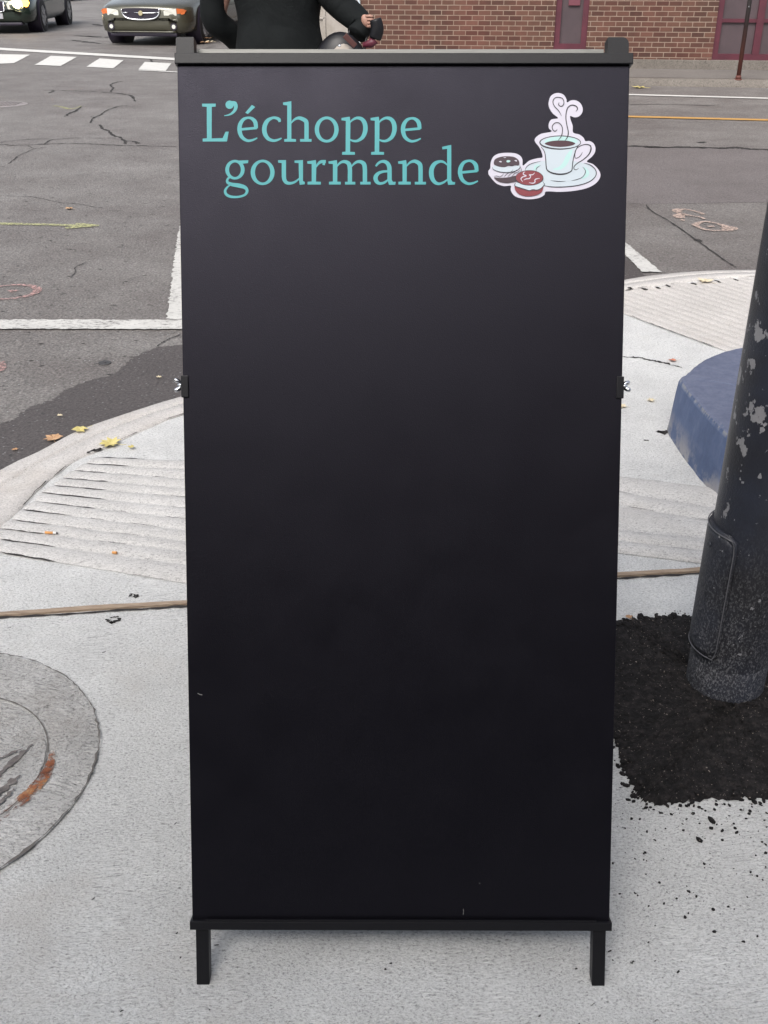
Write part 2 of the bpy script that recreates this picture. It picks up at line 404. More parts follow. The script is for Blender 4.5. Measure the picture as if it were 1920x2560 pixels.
# sprayed utility marks (flat paint on the asphalt)
def sprayed(strokes, m, name='spray_mark', z=.005):
    bm = bmesh.new()
    for i, s in enumerate(strokes):
        P = [(*tuple(G(x, y, ZR))[:2], w_) for x, y, w_ in s]
        ribbon(bm, cr(P, 6), 0, z=ZR+z+.0004*i)
    return setp(obj(name, bm, m), kind='structure')
sprayed([[(-200,480,.05),(0,484.5,.05),(70,486,.045),(140,487.5,.045),(185,488.5,.06),(214,488.5,.03)],
         [(142,494.5,.05),(165,492,.05),(200,489.5,.05)], [(165,484,.02),(200,487.5,.03)]], M_SPY)
c0 = G(22, 632, ZR); rr = (G(80, 631, ZR)-c0).length
bm = bmesh.new()
ribbon(bm, [(c0.x+rr*math.cos(t), c0.y+rr*.95*math.sin(t), .018+.022*max(0, math.cos(t-.3))) for t in [2*math.pi*i/64 for i in range(65)]], 0, z=ZR+.005)
ribbon(bm, [(*tuple(G(20+i*2.5, 631+((i-3)**2)*.12, ZR))[:2], .045) for i in range(7)], 0, z=ZR+.0055)
setp(obj('spray_mark', bm, M_SPR), kind='structure')
S8 = lambda x, y, w_: (1434.2+x/9.6, 432+y/9.6, w_)
sprayed([[S8(820,310,.03),S8(700,262,.022),S8(560,228,.022),S8(400,205,.03),S8(300,215,.06),S8(255,240,.05),S8(330,275,.04)],
         [S8(845,410,.025),S8(760,375,.02),S8(620,350,.018),S8(440,322,.03),S8(360,310,.06),S8(305,350,.07),S8(350,395,.05)], [S8(335,430,.03),S8(435,435,.03)],
         [S8(640,535,.05),S8(720,490,.03),S8(840,465,.025),S8(1000,485,.025),S8(1150,520,.03),S8(1280,570,.05),S8(1345,600,.10),S8(1290,640,.06),S8(1150,652,.02),S8(1000,650,.02),S8(850,630,.025),S8(740,590,.025),S8(640,535,.04)],
         [S8(930,560,.03),S8(965,580,.03)],[S8(1000,560,.02),S8(1020,575,.02)]], M_SPO)
sprayed([[(-30,792,.08),(0,794,.12),(14,793,.05)]], M_SPR, z=.0052)
sprayed([[(115,229.5,.05),(130,231,.03),(150,236,.05),(165,234,.02),(175,230,.02)]], M_SPY)

# ------------------------------------------------------------------ pavement, kerb
bm = bmesh.new()
# outline: inner kerb line, then back round behind the camera
pav = [p for i, p in enumerate(KI) if i % 2 == 0]
poly(bm, [(x, y, 0) for x, y in pav]+[(6.5,4.0,0),(6.5,-4.6,0),(-1.9,-4.6,0),(-1.6,-1,0)])
setp(obj('pavement', bm, M_CONC), kind='structure')
bm = bmesh.new()
prof = [(-.02, ZR-.02), (0.0, -.006), (.035, .0015), (.30, .003), (.41, .0045), (.45, -.009), (.49, .006), (.80, .0055), (.97, .005), (1.0, -.006)]
rows = []
rnd = random.Random(3)
for a, b in zip(KO, KI):
    j = rnd.uniform(-.005, .005)
    rows.append([bm.verts.new((a[0]+(b[0]-a[0])*(t+(j if i < 2 else j*.4)), a[1]+(b[1]-a[1])*(t+(j if i < 2 else j*.4)), z)) for i, (t, z) in enumerate(prof)])
for a, b in zip(rows, rows[1:]):
    for i in range(len(prof)-1): bm.faces.new((a[i], a[i+1], b[i+1], b[i]))
setp(obj('kerb', bm, M_KERB, smooth=True), kind='structure')
# the dark joint between kerb and pavement, broken
bm = bmesh.new(); rnd = random.Random(8); i = 0
while i < NK-6:
    L = rnd.randint(2, 6)
    ribbon(bm, [(KI[j][0]+rnd.uniform(-.003, .003), KI[j][1]+rnd.uniform(-.003, .003), rnd.uniform(.001, .005)) for j in range(i, i+L)], 0, z=.0062)
    i += L+rnd.randint(0, 4)
setp(obj('kerb_joint', bm, M_CRACK), kind='structure')

# grooved slab to the left: ridges between traced groove lines
def Z6(x, y): return (x/3.656, 777.6+y/3.656)
def gline(l, r, xe):
    a, b = G(*Z6(*l)), G(*Z6(*r)); d = b-a; return a, a+d*((xe-a.x)/d.x)
left = [(760,775),(680,825),(585,880),(500,940),(425,998),(325,1055),(280,1125),(180,1190),(90,1270),(0,1340),(0,1425),(0,1525)]
right = [(1450,800),(1455,872),(1457,945),(1460,1020),(1463,1090),(1465,1175),(1467,1262),(1468,1352),(1470,1440),(1473,1520),(1476,1620),(1478,1770)]
lines = [gline(l, r, -.1) for l, r in zip(left, right)]
def grooves(name, lines, m, depth=.0058, z0=.0015, nx=60, nt=8, seed=1):
    bm = bmesh.new(); rnd = random.Random(seed); rows = []
    for k in range(len(lines)-1):
        for t in range(nt if k < len(lines)-2 else nt+1):
            u = t/nt; row = []
            for i in range(nx+1):
                s = i/nx
                p = lines[k][0].lerp(lines[k][1], s); q = lines[k+1][0].lerp(lines[k+1][1], s)
                r = p.lerp(q, u); hgt = (math.sin(math.pi*u))**.6*depth
                row.append(bm.verts.new((r.x+rnd.uniform(-.0012, .0012), r.y+rnd.uniform(-.0012, .0012), z0+hgt+rnd.uniform(-.0004, .0004))))
            rows.append(row)
    for a, b in zip(rows, rows[1:]):
        for i in range(nx): bm.faces.new((a[i], a[i+1], b[i+1], b[i]))
    # dirt lying in the grooves, thickest at the kerb end
    for k, (a, b) in enumerate(lines):
        x = 0.0
        while x < .96:
            L = rnd.uniform(.02, .10) if x > .15 else rnd.uniform(.12, .22)
            wd = .0042*rnd.uniform(.7, 1.3) if x < .15 else .0012*rnd.uniform(.3, 1.4)
            if x < .15 or rnd.random() < .5:
                P = []
                for j in range(9):
                    p = a.lerp(b, min(1, x+L*j/8)); P.append((p.x, p.y+rnd.uniform(-.0018, .0018), wd*rnd.uniform(.4, 1.5) if 0 < j < 8 else wd*.15))
                ribbon(bm, P, 1, z=z0+.0022)
            x += L+rnd.uniform(.01, .08)
    return setp(obj(name, bm, [m, M_CRACK], smooth=True), kind='structure')
grooves('grooved_slab', lines, M_GROOVE)
def Z8(x, y): return (1296+x/3.199, 1123+y/3.199)
def Z7(x, y): return (1296+x/3.458, 483.8+y/3.458)
rl = []
for l, r in [(Z7(155,1890),Z7(860,1975)),(Z7(155,2010),Z7(850,2130)),(Z7(152,2110),Z7(845,2225)),(Z8(135,85),Z8(750,138)),(Z8(130,155),Z8(720,222)),(Z8(130,232),Z8(700,305))]:
    a, b = G(*l), G(*r); d = b-a; rl.append((a+d*((.1-a.x)/d.x), a+d*((1.25-a.x)/d.x)))
grooves('grooved_slab', rl, M_GROOVE, depth=.010, seed=2, nx=44)
# finely grooved slab at the right hand ramp, ridges running away from the road
A, B = G(*Z7(250,700)), G(*Z7(850,920)); dd = (B-A).normalized(); nn = Vector((-dd.y, dd.x, 0))
if nn.y < 0: nn = -nn
def inside(p, P):
    c = False; j = len(P)-1
    for i in range(len(P)):
        if (P[i][1] > p[1]) != (P[j][1] > p[1]) and p[0] < (P[j][0]-P[i][0])*(p[1]-P[i][1])/(P[j][1]-P[i][1])+P[i][0]: c = not c
        j = i
    return c
pavP = [(x+(0), y-.02) for x, y in KI]+[(6,4),(6,-3),(-2,-3)]
bm = bmesh.new(); sp = .052; nt = 6; verts = {}
for k in range(26):
    for t in range(nt):
        tt = (k+t/nt)*sp; hgt = .002+(math.sin(math.pi*t/nt))**.7*.0048
        for i in range(110):
            s = -1.2+i*.03; p = A+dd*s+nn*tt
            verts[(k*nt+t, i)] = Vector((p.x, p.y, hgt))
vm = {}
for (a, i), p in verts.items():
    if (a+1, i) in verts and (a+1, i+1) in verts:
        q = [verts[(a, i)], verts[(a, i+1)], verts[(a+1, i+1)], verts[(a+1, i)]]
        cx = sum(v.x for v in q)/4; cy = sum(v.y for v in q)/4
        if inside((cx, cy), pavP) and cx < 3.4:
            vs = []
            for key in ((a, i), (a, i+1), (a+1, i+1), (a+1, i)):
                if key not in vm: vm[key] = bm.verts.new(verts[key])
                vs.append(vm[key])
            bm.faces.new(vs)
setp(obj('grooved_slab', bm, M_CONC_FAR, smooth=True), kind='structure')
# worn joints and small defects in the pavement
bm = bmesh.new()
def inside2(px, py): return px < 230 and 1430 < py < 1900 or px > 1290 and py < 1750
def pj(pts, wd, seed, z=.0012, jit=.6, n=8):
    rnd = random.Random(seed); W_ = [tuple(G(x, y))[:2] for x, y in pts]
    ribbon(bm, [(x+rnd.uniform(-jit, jit)*wd, y+rnd.uniform(-jit, jit)*wd, wd*rnd.uniform(.2, 1.5)) for x, y in cr(W_, n)], 0, z=z)
pj([Z7(*p) for p in [(100,985),(175,992),(300,1003),(380,1020),(440,1030),(520,1048),(620,1075)]], .012, 1)
pj([Z7(*p) for p in [(240,695),(330,735),(420,768),(560,820),(700,870),(850,922)]], .0035, 2, .006)
pj([Z7(*p) for p in [(440,1555),(480,1560),(530,1545)]], .016, 3)
for i, (x, y) in enumerate([(232,492),(330,497),(430,488),(510,475),(700,458),(880,440),(1010,428)]):
    pj([Z7(x-12, y-6), Z7(x, y), Z7(x+14, y+6)], .012, 20+i, .0075)
for i, (x, y) in enumerate([(560,1950),(620,1970),(460,1965),(390,2070),(580,2095),(215,2000),(730,2040),(345,1615)]):
    pj([Z7(x-14, y), Z7(x, y+3), Z7(x+16, y+5)], .005, 40+i, .0065 if y > 2040 else .0012)
pj([Z6(*p) for p in [(1020,1870),(1040,1850),(1075,1880),(1090,1860)]], .006, 60)
pj([Z6(*p) for p in [(850,2050),(870,2075),(910,2070),(940,2040)]], .008, 61); pj([Z6(*p) for p in [(880,2035),(930,2030)]], .005, 62)
pj([Z6(*p) for p in [(700,740),(800,715)]], .012, 63, .0065)
rnd = random.Random(77)
for i in range(85):      # pinholes and short drag marks left by the broom
    px, py = rnd.uniform(-20, 1680), rnd.uniform(1330, 2230)
    if inside2(px, py): continue
    L_s = rnd.uniform(2, 9); pj([(px, py), (px+L_s*.6, py-rnd.uniform(0, 2)), (px+L_s, py-rnd.uniform(0, 5))], rnd.uniform(.0008, .0022), 100+i, .0013)
setp(obj('pavement_joint', bm, M_CRACK), kind='structure')

# ------------------------------------------------------------------ timber expansion strip across the pavement
M_WOOD = mat('weathered_timber', (.30,.21,.14), .8); n = N(M_WOOD)
n.col(n.ramp(n.noise(18, 6, .7, n.map((1, 14, 14))), [(.25, (.15,.11,.08)), (.5, (.30,.225,.16)), (.75, (.40,.32,.24))])); n.bump(n.noise(20, 5, .7, n.map((1, 14, 14))), .003, .6)
a, b = G(0, 1330), G(1512, 1234); d = (b-a).normalized(); nr = Vector((-d.y, d.x, 0)); a = a-d*.6; b = b+d*2.5
bm = bmesh.new(); L = (b-a).length; ns = 90; rnd = random.Random(2); rows = []
for i in range(ns+1):
    p = a.lerp(b, i/ns); wob = rnd.uniform(-.001, .001)
    rows.append([bm.verts.new(p+nr*(o+wob)+Vector((0, 0, z))) for o, z in ((-.006, -.02), (-.006, .0055), (-.005, .0065), (.006, .0075+wob), (.0065, .006), (.0065, -.02))])
for r0, r1 in zip(rows, rows[1:]):
    for j in range(5): bm.faces.new((r0[j], r1[j], r1[j+1], r0[j+1]))
strip = obj('timber_strip', bm, M_WOOD); setp(strip, 'long thin weathered brown timber strip set across the concrete pavement', 'wood strip')
bm = bmesh.new()
P = []
for i in range(260):
    p = a.lerp(b, i/259)-nr*.0125; P.append((p.x, p.y+rnd.uniform(-.002, .002), .009*rnd.uniform(.4, 1.3)))
ribbon(bm, P, 0, z=.0022)
setp(obj('strip_gap', bm, M_CRACK), kind='structure')

# ------------------------------------------------------------------ round chamber cover in the pavement (lower left)
ring_pts_o = [(101,1444),(150,1472),(199,1525),(215.6,1592),(204,1656),(169,1723.6),(105,1798),(37,1858),(0,1885)]
ri_c, ri_r = Vector((-.8496, 1.4899, 0)), .2140
def fit_circle(P):
    # small least squares by Gauss elimination
    A = [[0]*4 for _ in range(3)]
    for x, y in P:
        r_ = (2*x, 2*y, 1, x*x+y*y)
        for i in range(3):
            for j in range(4): A[i][j] += r_[i]*r_[j]
    for i in range(3):
        for j in range(i+1, 3):
            f = A[j][i]/A[i][i]
            for k_ in range(4): A[j][k_] -= f*A[i][k_]
    c = A[2][3]/A[2][2]; b_ = (A[1][3]-A[1][2]*c)/A[1][1]; a_ = (A[0][3]-A[0][1]*b_-A[0][2]*c)/A[0][0]
    return Vector((a_, b_, 0)), math.sqrt(c+a_*a_+b_*b_)
ro_c, ro_r = fit_circle([tuple(G(*p))[:2] for p in ring_pts_o])
M_RUST = mat('rust_stained_concrete', (.3,.12,.05), .9); n = N(M_RUST)
rn = n.noise(22, 6, .7); n.col(n.ramp(rn, [(.3, (.10,.03,.015)), (.48, (.25,.085,.035)), (.62, (.40,.22,.10)), (.75, (.55,.45,.35))])); n.bump(rn, .004, .7); n.l(n.mr(n.noise(38, 5, .8), .44, .58), n.b.inputs['Alpha'])
M_IRON = mat('worn_iron', (.10,.09,.085), .75); n = N(M_IRON); n.col(n.ramp(n.noise(40, 6, .7), [(.3, (.05,.045,.045)), (.55, (.16,.14,.13)), (.7, (.30,.28,.26))])); n.bump(n.noise(60, 4), .003)
cover = empty('manhole_cover', (ri_c.x, ri_c.y, 0), 'round concrete covered access chamber with a rust stained rim in the near pavement', 'manhole')
def disc(c, r, z0, z1, amp=.0, seed=1, n_=96, rings=10, mi=0, bm=None, rin=0):
    rnd = random.Random(seed); prev = None
    for k_ in range(rings+1):
        q = rin+(r-rin)*k_/rings; row = []
        for i in range(n_):
            t = 2*math.pi*i/n_; row.append(bm.verts.new((c.x+q*math.cos(t), c.y+q*math.sin(t), z0+(z1-z0)*k_/rings+rnd.uniform(-amp, amp))))
        if prev:
            for i in range(n_):
                f = bm.faces.new((prev[i], prev[(i+1) % n_], row[(i+1) % n_], row[i])); f.material_index = mi
        prev = row
bm = bmesh.new(); lo = ro_c-ri_c
# surround: between inner rim circle and outer joint (circles not quite concentric)
rnd = random.Random(4); prev = None
for k_ in range(9):
    u = k_/8; row = []
    for i in range(120):
        t = 2*math.pi*i/120
        pi_ = Vector((ri_r*math.cos(t), ri_r*math.sin(t), 0)); po = lo+Vector((ro_r*math.cos(t), ro_r*math.sin(t), 0))
        p = pi_.lerp(po, u); p.z = .003+.003*math.sin(math.pi*u)+rnd.uniform(-.0020, .0020); row.append(bm.verts.new(p))
    if prev:
        for i in range(120): bm.faces.new((prev[i], prev[(i+1) % 120], row[(i+1) % 120], row[i]))
    prev = row
obj('surround', bm, M_RING, cover, True)
bm = bmesh.new(); disc(Vector((0,0,0)), ri_r-.004, .0035, .002, .0012, 2, bm=bm, rin=.001)
lid = obj('lid', bm, M_RING, cover, True)
bm = bmesh.new(); rnd = random.Random(6)
ribbon(bm, [(ri_r*math.cos(t), ri_r*math.sin(t), .0045*rnd.uniform(.2, .9)) for t in [2*math.pi*i/150 for i in range(151)]], 0, z=.0058)
P = [(lo.x+ro_r*math.cos(t)+rnd.uniform(-.002, .002), lo.y+ro_r*math.sin(t)+rnd.uniform(-.002, .002), (.0030*rnd.uniform(.1, 1.5))*(2.2 if -1.3 < (t if t < math.pi else t-2*math.pi) < -.5 else 1)) for t in [2*math.pi*i/200 for i in range(201)]]
ribbon(bm, P, 0, z=.0066)
obj('rim_joint', bm, mat('packed_dirt', (.13,.12,.11), .95), cover)
bm = bmesh.new()
def rust_at(a0, a1, off, wd, z):
    P = []
    for i in range(31):
        u = i/30; t = R(a0+(a1-a0)*u); q = ri_r+off+.003*math.sin(9*u)
        P.append((q*math.cos(t), q*math.sin(t), wd*(math.sin(math.pi*(u*.93+.05))**.8)*(1.5-u)*rnd.uniform(.85, 1.15)))
    ribbon(bm, P, 0, z=z)
rust_at(10, -64, .009, .022, .0076)
obj('rust_stain', bm, M_RUST, cover)
bm = bmesh.new()     # exposed iron bars of the lid, dark diagonal strips
for i, (x0, y0, x1, y1, wd) in enumerate([(0,820,185,615,26),(0,925,120,790,30),(0,690,130,640,14),(0,985,90,870,16)]):
    p, q = G(x0/2.667-30, 1382.4+(y0+40)/2.667), G(x1/2.667, 1382.4+y1/2.667)
    p -= ri_c; q -= ri_c; P = []
    for j in range(17):
        r_ = p.lerp(q, j/16); P.append((r_.x+rnd.uniform(-.002, .002), r_.y+rnd.uniform(-.002, .002), wd*.00042*rnd.uniform(.5, 1.4)*(1 if j < 14 else .4)))
    ribbon(bm, P, 0, z=.0058+.0004*i)
obj('iron_bar', bm, M_IRON, cover)

# ------------------------------------------------------------------ tar and soil heap round the pole
M_SOIL = mat('dark_tarry_soil', (.025,.021,.019), .95, spec=.3); n = N(M_SOIL)
s1 = n.noise(60, 6, .75); s2 = n.vor(90)
c = n.ramp(s1, [(.3, (.006,.0055,.0055)), (.5, (.014,.0125,.0128)), (.68, (.042,.036,.035))])
c = n.mix(n.mr(n.noise(230, 2, .5), .68, .72), c, (.30,.26,.23)); n.col(c); b1 = n.bump(s1, .012, .9); n.bump(s2, .006, .8, b1)
soil_out = [G(*p) for p in [(1300,1352),(1333,1342),(1360,1338),(1400,1334),(1452,1329),(1490,1331),(1560,1322),(1640,1322)]]+[Vector((1.05,2.0,0)),Vector((1.25,1.95,0)),Vector((1.35,1.7,0)),Vector((1.3,1.45,0)),Vector((1.1,1.38,0))]+[G(*p) for p in [(1750,1722),(1659,1726),(1577,1726),(1499,1731),(1446,1739),(1400,1735),(1380,1726),(1368,1701),(1343,1654),(1330,1611),(1300,1560),(1275,1450)]]
out = cr([tuple(p)[:2] for p in soil_out], 10, True)
rnd = random.Random(12); N_ = len(out); cx = sum(p[0] for p in out)/N_; cy = sum(p[1] for p in out)/N_
bm = bmesh.new(); prev = None; nr_ = 34
edge = [(1+rnd.uniform(-.022, .022)) for _ in out]
for k_ in range(nr_+1):
    u = (k_/nr_); row = []
    for i, p in enumerate(out):
        q = 1-(1-edge[i]) if k_ == nr_ else 1
        x = cx+(p[0]-cx)*u*(edge[i] if u > .9 else 1); y = cy+(p[1]-cy)*u*(edge[i] if u > .9 else 1)
        z = .001+.005*min(1, (1-u)*6)**.7+(rnd.uniform(0, .006) if u < .99 else 0)
        row.append(bm.verts.new((x, y, z)))
    if prev:
        for i in range(N_): bm.faces.new((prev[i], prev[(i+1) % N_], row[(i+1) % N_], row[i]))
    prev = row
bmesh.ops.remove_doubles(bm, verts=bm.verts, dist=.0005)
setp(obj('soil_patch', bm, M_SOIL, smooth=True), kind='stuff', label='dark tarry soil spread around the base of the black pole', cat='soil')
# loose crumbs on it and spilled over the concrete
bm = bmesh.new(); rnd = random.Random(21)
def crumb(x, y, z, s):
    b_ = bmesh.new(); bmesh.ops.create_icosphere(b_, subdivisions=1, radius=1)
    M = Matrix.Translation((x, y, z)) @ Matrix.Rotation(rnd.uniform(0, 6), 4, 'Z') @ Matrix.Diagonal((s*rnd.uniform(.8, 1.5), s*rnd.uniform(.6, 1.1), s*rnd.uniform(.4, .8), 1))
    for v in b_.verts: v.co *= rnd.uniform(.75, 1.2)
    merge(bm, b_, 0, M)
outP = out
for i in range(2600):
    x = rnd.uniform(.42, 1.35); y = rnd.uniform(1.3, 2.15)
    if inside((x, y), outP): crumb(x, y, .007, rnd.choice((.0015, .002, .003, .004, .0055, .009)))
i = 0
while i < 210:
    px = rnd.uniform(1322, 1760); py = 1735+abs(rnd.gauss(0, 130)); p = G(px, py)
    if inside((p.x, p.y), outP) or py > 2212: continue
    crumb(p.x, p.y, .0008, rnd.choice((.0008, .001, .0012, .0015, .002, .0028)))
    i += 1
for px, py, s in [(1536,1772,.007),(1497,1758,.004),(1428,1757,.0035),(1450,1760,.003),(1345,1694,.0045),(1366,1712,.004),(1560,1795,.004),(1591,1799,.004),(1588,1790,.0035),(1510,1815,.006),(1620,1753,.004),(1642,1735,.004),(1575,1740,.0035),(1390,1748,.002),(1483,1770,.0025),(1536,1790,.0035),(1600,1750,.003),(1510,1745,.004),(1405,1745,.003),(1350,1790,.0025),(1585,1780,.0028)]:
    p = G(px, py); crumb(p.x, p.y, .001, s)
for i in range(260):       # crumbs along the ragged edge
    p = out[rnd.randrange(N_)]; crumb(p[0]+rnd.gauss(0, .012), p[1]+rnd.gauss(0, .012), .001, rnd.choice((.001, .0015, .002, .003, .004, .006)))
setp(obj('loose_crumbs', bm, M_SOIL), kind='stuff', label='loose black crumbs scattered over the pale concrete below the soil', cat='gravel')

# ------------------------------------------------------------------ black pole with access panel
M_POLE = mat('chipped_black_paint', (.012,.012,.016), .38); n = N(M_POLE)
ch = n.noise(19, 5, .62, n.map((1.2, 1.2, .8))); ch2 = n.noise(75, 4, .6)
sep = n.t.nodes.new('ShaderNodeSeparateXYZ'); n.l(n.tc, sep.inputs[0])
side = n.mr(sep.outputs[0], -.076, .0, .085, 0)   # more knocks on the kerb side
hi_ = n.mr(sep.outputs[2], .35, .5, -.10, 0)
ch3 = n.noise(34, 4, .6, n.map((1, 1, .6), loc=(2, 5, 1)))
chip = n.math('MAXIMUM', n.mr(n.math('ADD', n.math('ADD', ch, side), hi_), .712, .717), n.math('MAXIMUM', n.mr(n.math('ADD', n.math('ADD', ch3, side), hi_), .70, .705), n.mr(ch2, .675, .685)))
low = n.mr(sep.outputs[2], .05, .42, 1, 0)        # road salt splashed up from the ground
salt_n = n.noise(270, 4, .75, n.map((1, 1, .6)))
salt = n.math('MULTIPLY', low, n.mr(salt_n, .50, .60))
base = n.ramp(n.noise(5, 4, .6), [(.35, (.011,.011,.014)), (.65, (.020,.024,.038))])
c = n.mix(n.math('MULTIPLY', salt, .55), base, (.24,.24,.25)); c = n.mix(chip, c, (.22,.22,.23)); n.col(c)
n.rough(n.math('ADD', n.math('MULTIPLY', low, .3), .38)); b1 = n.bump(salt_n, .003, .5); n.bump(chip, -.0006, .6, b1)
pl, pr_ = G(1484, 1455), G(1648, 1470)
PR = .0765; pc = (pl+pr_)/2+Vector((-.007, -.020, 0)); pc.z = 0
pole = empty('lamp_pole', pc, 'thick black steel pole with chipped paint standing in the dark soil', 'pole')
bm = bmesh.new(); nseg = 64; H = [0, .02, .1, .3, .5, .8, 1.2, 2, 3.5, 6]
rings = []
for h_ in H:
    r_ = PR-.0035*min(h_, 2)/2-.008*max(0, h_-2)/4
    rings.append([bm.verts.new((r_*math.cos(2*math.pi*i/nseg), r_*math.sin(2*math.pi*i/nseg), h_)) for i in range(nseg)])
for a, b in zip(rings, rings[1:]):
    for i in range(nseg): bm.faces.new((a[i], a[(i+1) % nseg], b[(i+1) % nseg], b[i]))
bm.faces.new(rings[-1])
obj('shaft', bm, M_POLE, pole, True)
# access panel: curved plate. Angles: towards camera is -y; left is 180 deg
def patch(bm, a0, a1, z0, z1, r0, r1, rc=.0, na=20, nz=24, mi=0):
    """solid curved plate on the pole between two angles and two heights, corners rounded"""
    pts = []
    def inside_r(u, v): return True
    grid_o = {}; grid_i = {}
    for j in range(nz+1):
        for i in range(na+1):
            z = z0+(z1-z0)*j/nz
            e = 0
            if rc:
                dz = max(0, rc-(z-z0), rc-(z1-z)); e = rc-math.sqrt(max(0, rc*rc-dz*dz))
            t = a0+e/PR+(a1-a0-2*e/PR)*i/na
            q = r1 if 0 < i < na and 0 < j < nz else r1-.0015
            grid_o[i, j] = bm.verts.new((q*math.cos(t), q*math.sin(t), z)); grid_i[i, j] = bm.verts.new((r0*math.cos(t), r0*math.sin(t), z)) if i in (0, na) or j in (0, nz) else None
    for j in range(nz):
        for i in range(na):
            f = bm.faces.new((grid_o[i,j], grid_o[i+1,j], grid_o[i+1,j+1], grid_o[i,j+1])); f.smooth = True; f.material_index = mi
    for i in range(na):
        for j in (0, nz): bm.faces.new((grid_o[i,j], grid_o[i+1,j], grid_i[i+1,j], grid_i[i,j])).material_index = mi
    for j in range(nz):
        for i in (0, na): bm.faces.new((grid_o[i,j], grid_o[i,j+1], grid_i[i,j+1], grid_i[i,j])).material_index = mi
HZ0, HZ1 = .105, .372
bm = bmesh.new(); patch(bm, R(128), R(233), HZ0-.010, HZ1+.008, PR-.006, PR+.0055, .022)
fr_ = obj('hatch_frame', bm, M_POLE, pole)
bm = bmesh.new(); patch(bm, R(131), R(229), HZ0, HZ1, PR-.002, PR+.0088, .018)
obj('hatch_cover', bm, M_POLE, pole)
M_EDGE = mat('worn_metal_edge', (.09,.09,.10), .5)
bm = bmesh.new(); rim = []
a0_, a1_, q_ = R(131), R(229), PR+.0085
for u in [i/14 for i in range(15)]: rim.append((a0_+(a1_-a0_)*u*.97, HZ0-.002))
rim += [(a1_-.01, HZ0+.006), (a1_+.015, HZ0+.02)]+[(a1_+.02, HZ0+.02+(HZ1-HZ0-.045)*i/8) for i in range(1, 9)]+[(a1_+.0, HZ1-.010), (a1_-.06, HZ1+.001)]
for u in [i/14 for i in range(1, 15)]: rim.append((a1_-.1+(a0_-a1_+.1)*u, HZ1+.003))
tube(bm, [(q_*math.cos(a), q_*math.sin(a), z) for a, z in rim], .0013, 8); obj('hatch_rim', bm, M_EDGE, pole)
for bz in (HZ1-.03, HZ0+.03):
    bm = bmesh.new(); cyl(bm, ((PR+.006)*math.cos(R(190)), (PR+.006)*math.sin(R(190)), bz), ((PR+.0118)*math.cos(R(190)), (PR+.0118)*math.sin(R(190)), bz), .005, n=10); obj('bolt', bm, M_POLE, pole)
bm = bmesh.new()
for j in range(2):
    pass
prev = None
for q, z in ((PR+.0015, 0), (PR+.0015, .075), (PR-.003, .082)):
    row = [bm.verts.new((q*math.cos(2*math.pi*i/nseg), q*math.sin(2*math.pi*i/nseg), z)) for i in range(nseg)]
    if prev:
        for i in range(nseg): bm.faces.new((prev[i], prev[(i+1) % nseg], row[(i+1) % nseg], row[i])).smooth = True
    prev = row
obj('base_sleeve', bm, M_POLE, pole)

# ------------------------------------------------------------------ blue concrete block
M_BLUE = mat('blue_painted_concrete', (.05,.07,.13), .75); n = N(M_BLUE)
nz1 = n.noise(9, 6, .7); nz2 = n.noise(38, 5, .75, n.map((1, 1, .35)))
base = n.ramp(n.math('ADD', n.math('MULTIPLY', nz1, .5), n.math('MULTIPLY', nz2, .5)), [(.36, (.052,.078,.150)), (.50, (.068,.098,.185)), (.64, (.100,.130,.215))])
sep = n.t.nodes.new('ShaderNodeSeparateXYZ'); n.l(n.tc, sep.inputs[0])
gsel = n.t.nodes.new('ShaderNodeNewGeometry'); sepn = n.t.nodes.new('ShaderNodeSeparateXYZ'); n.l(gsel.outputs['True Normal'], sepn.inputs[0])
up = n.mr(sepn.outputs[2], .6, .9)                # trodden top is scuffed grey
base = n.mix(n.math('MULTIPLY', up, .75), base, n.ramp(nz2, [(.3, (.085,.095,.145)), (.6, (.135,.145,.195))]))
lowm = n.math('MULTIPLY', n.mr(sep.outputs[2], .0, .085, 1, 0), n.mr(nz1, .42, .56))
rim_ = n.math('MULTIPLY', n.math('MULTIPLY', n.mr(sep.outputs[2], .168, .176), n.mr(up, .2, .9, 1, 0)), n.mr(nz2, .46, .54)); base = n.mix(n.math('MULTIPLY', rim_, .6), base, (.30,.29,.27))
base = n.mix(n.math('MULTIPLY', lowm, .85), base, (.33,.31,.29)); n.col(base); n.bump(nz2, .004, .7)
P = [(.905,3.03),(.94,3.11),(1.03,3.24),(1.17,3.36),(1.35,3.42),(1.52,3.37),(1.66,3.2),(1.64,2.85),(1.56,2.6),(1.4,2.45),(1.2,2.40),(1.05,2.44),(.965,2.53),(.925,2.66)]
P = cr(P, 9, True)
bm = bmesh.new(); cx = sum(p[0] for p in P)/len(P); cy = sum(p[1] for p in P)/len(P); rnd = random.Random(9); prev = None
for z, s in [(0, 1.0), (.03, .992), (.08, .982), (.13, .972), (.168, .96), (.180, .945), (.184, .92), (.186, .6), (.187, .2)]:
    row = []
    for p in P:
        q = s+(rnd.uniform(-.003, .003) if z in (0, .180) else 0)
        row.append(bm.verts.new((( p[0]-cx)*q, (p[1]-cy)*q, z+(rnd.uniform(-.0012, .0012) if z > .17 else 0))))
    if prev:
        for i in range(len(P)): bm.faces.new((prev[i], prev[(i+1) % len(P)], row[(i+1) % len(P)], row[i]))
    prev = row
bm.faces.new(prev)
o = obj('concrete_block', bm, M_BLUE, None, False, loc=(cx, cy, 0)); setp(o, 'low rounded concrete block painted blue with scuffed top behind the pole', 'concrete block')

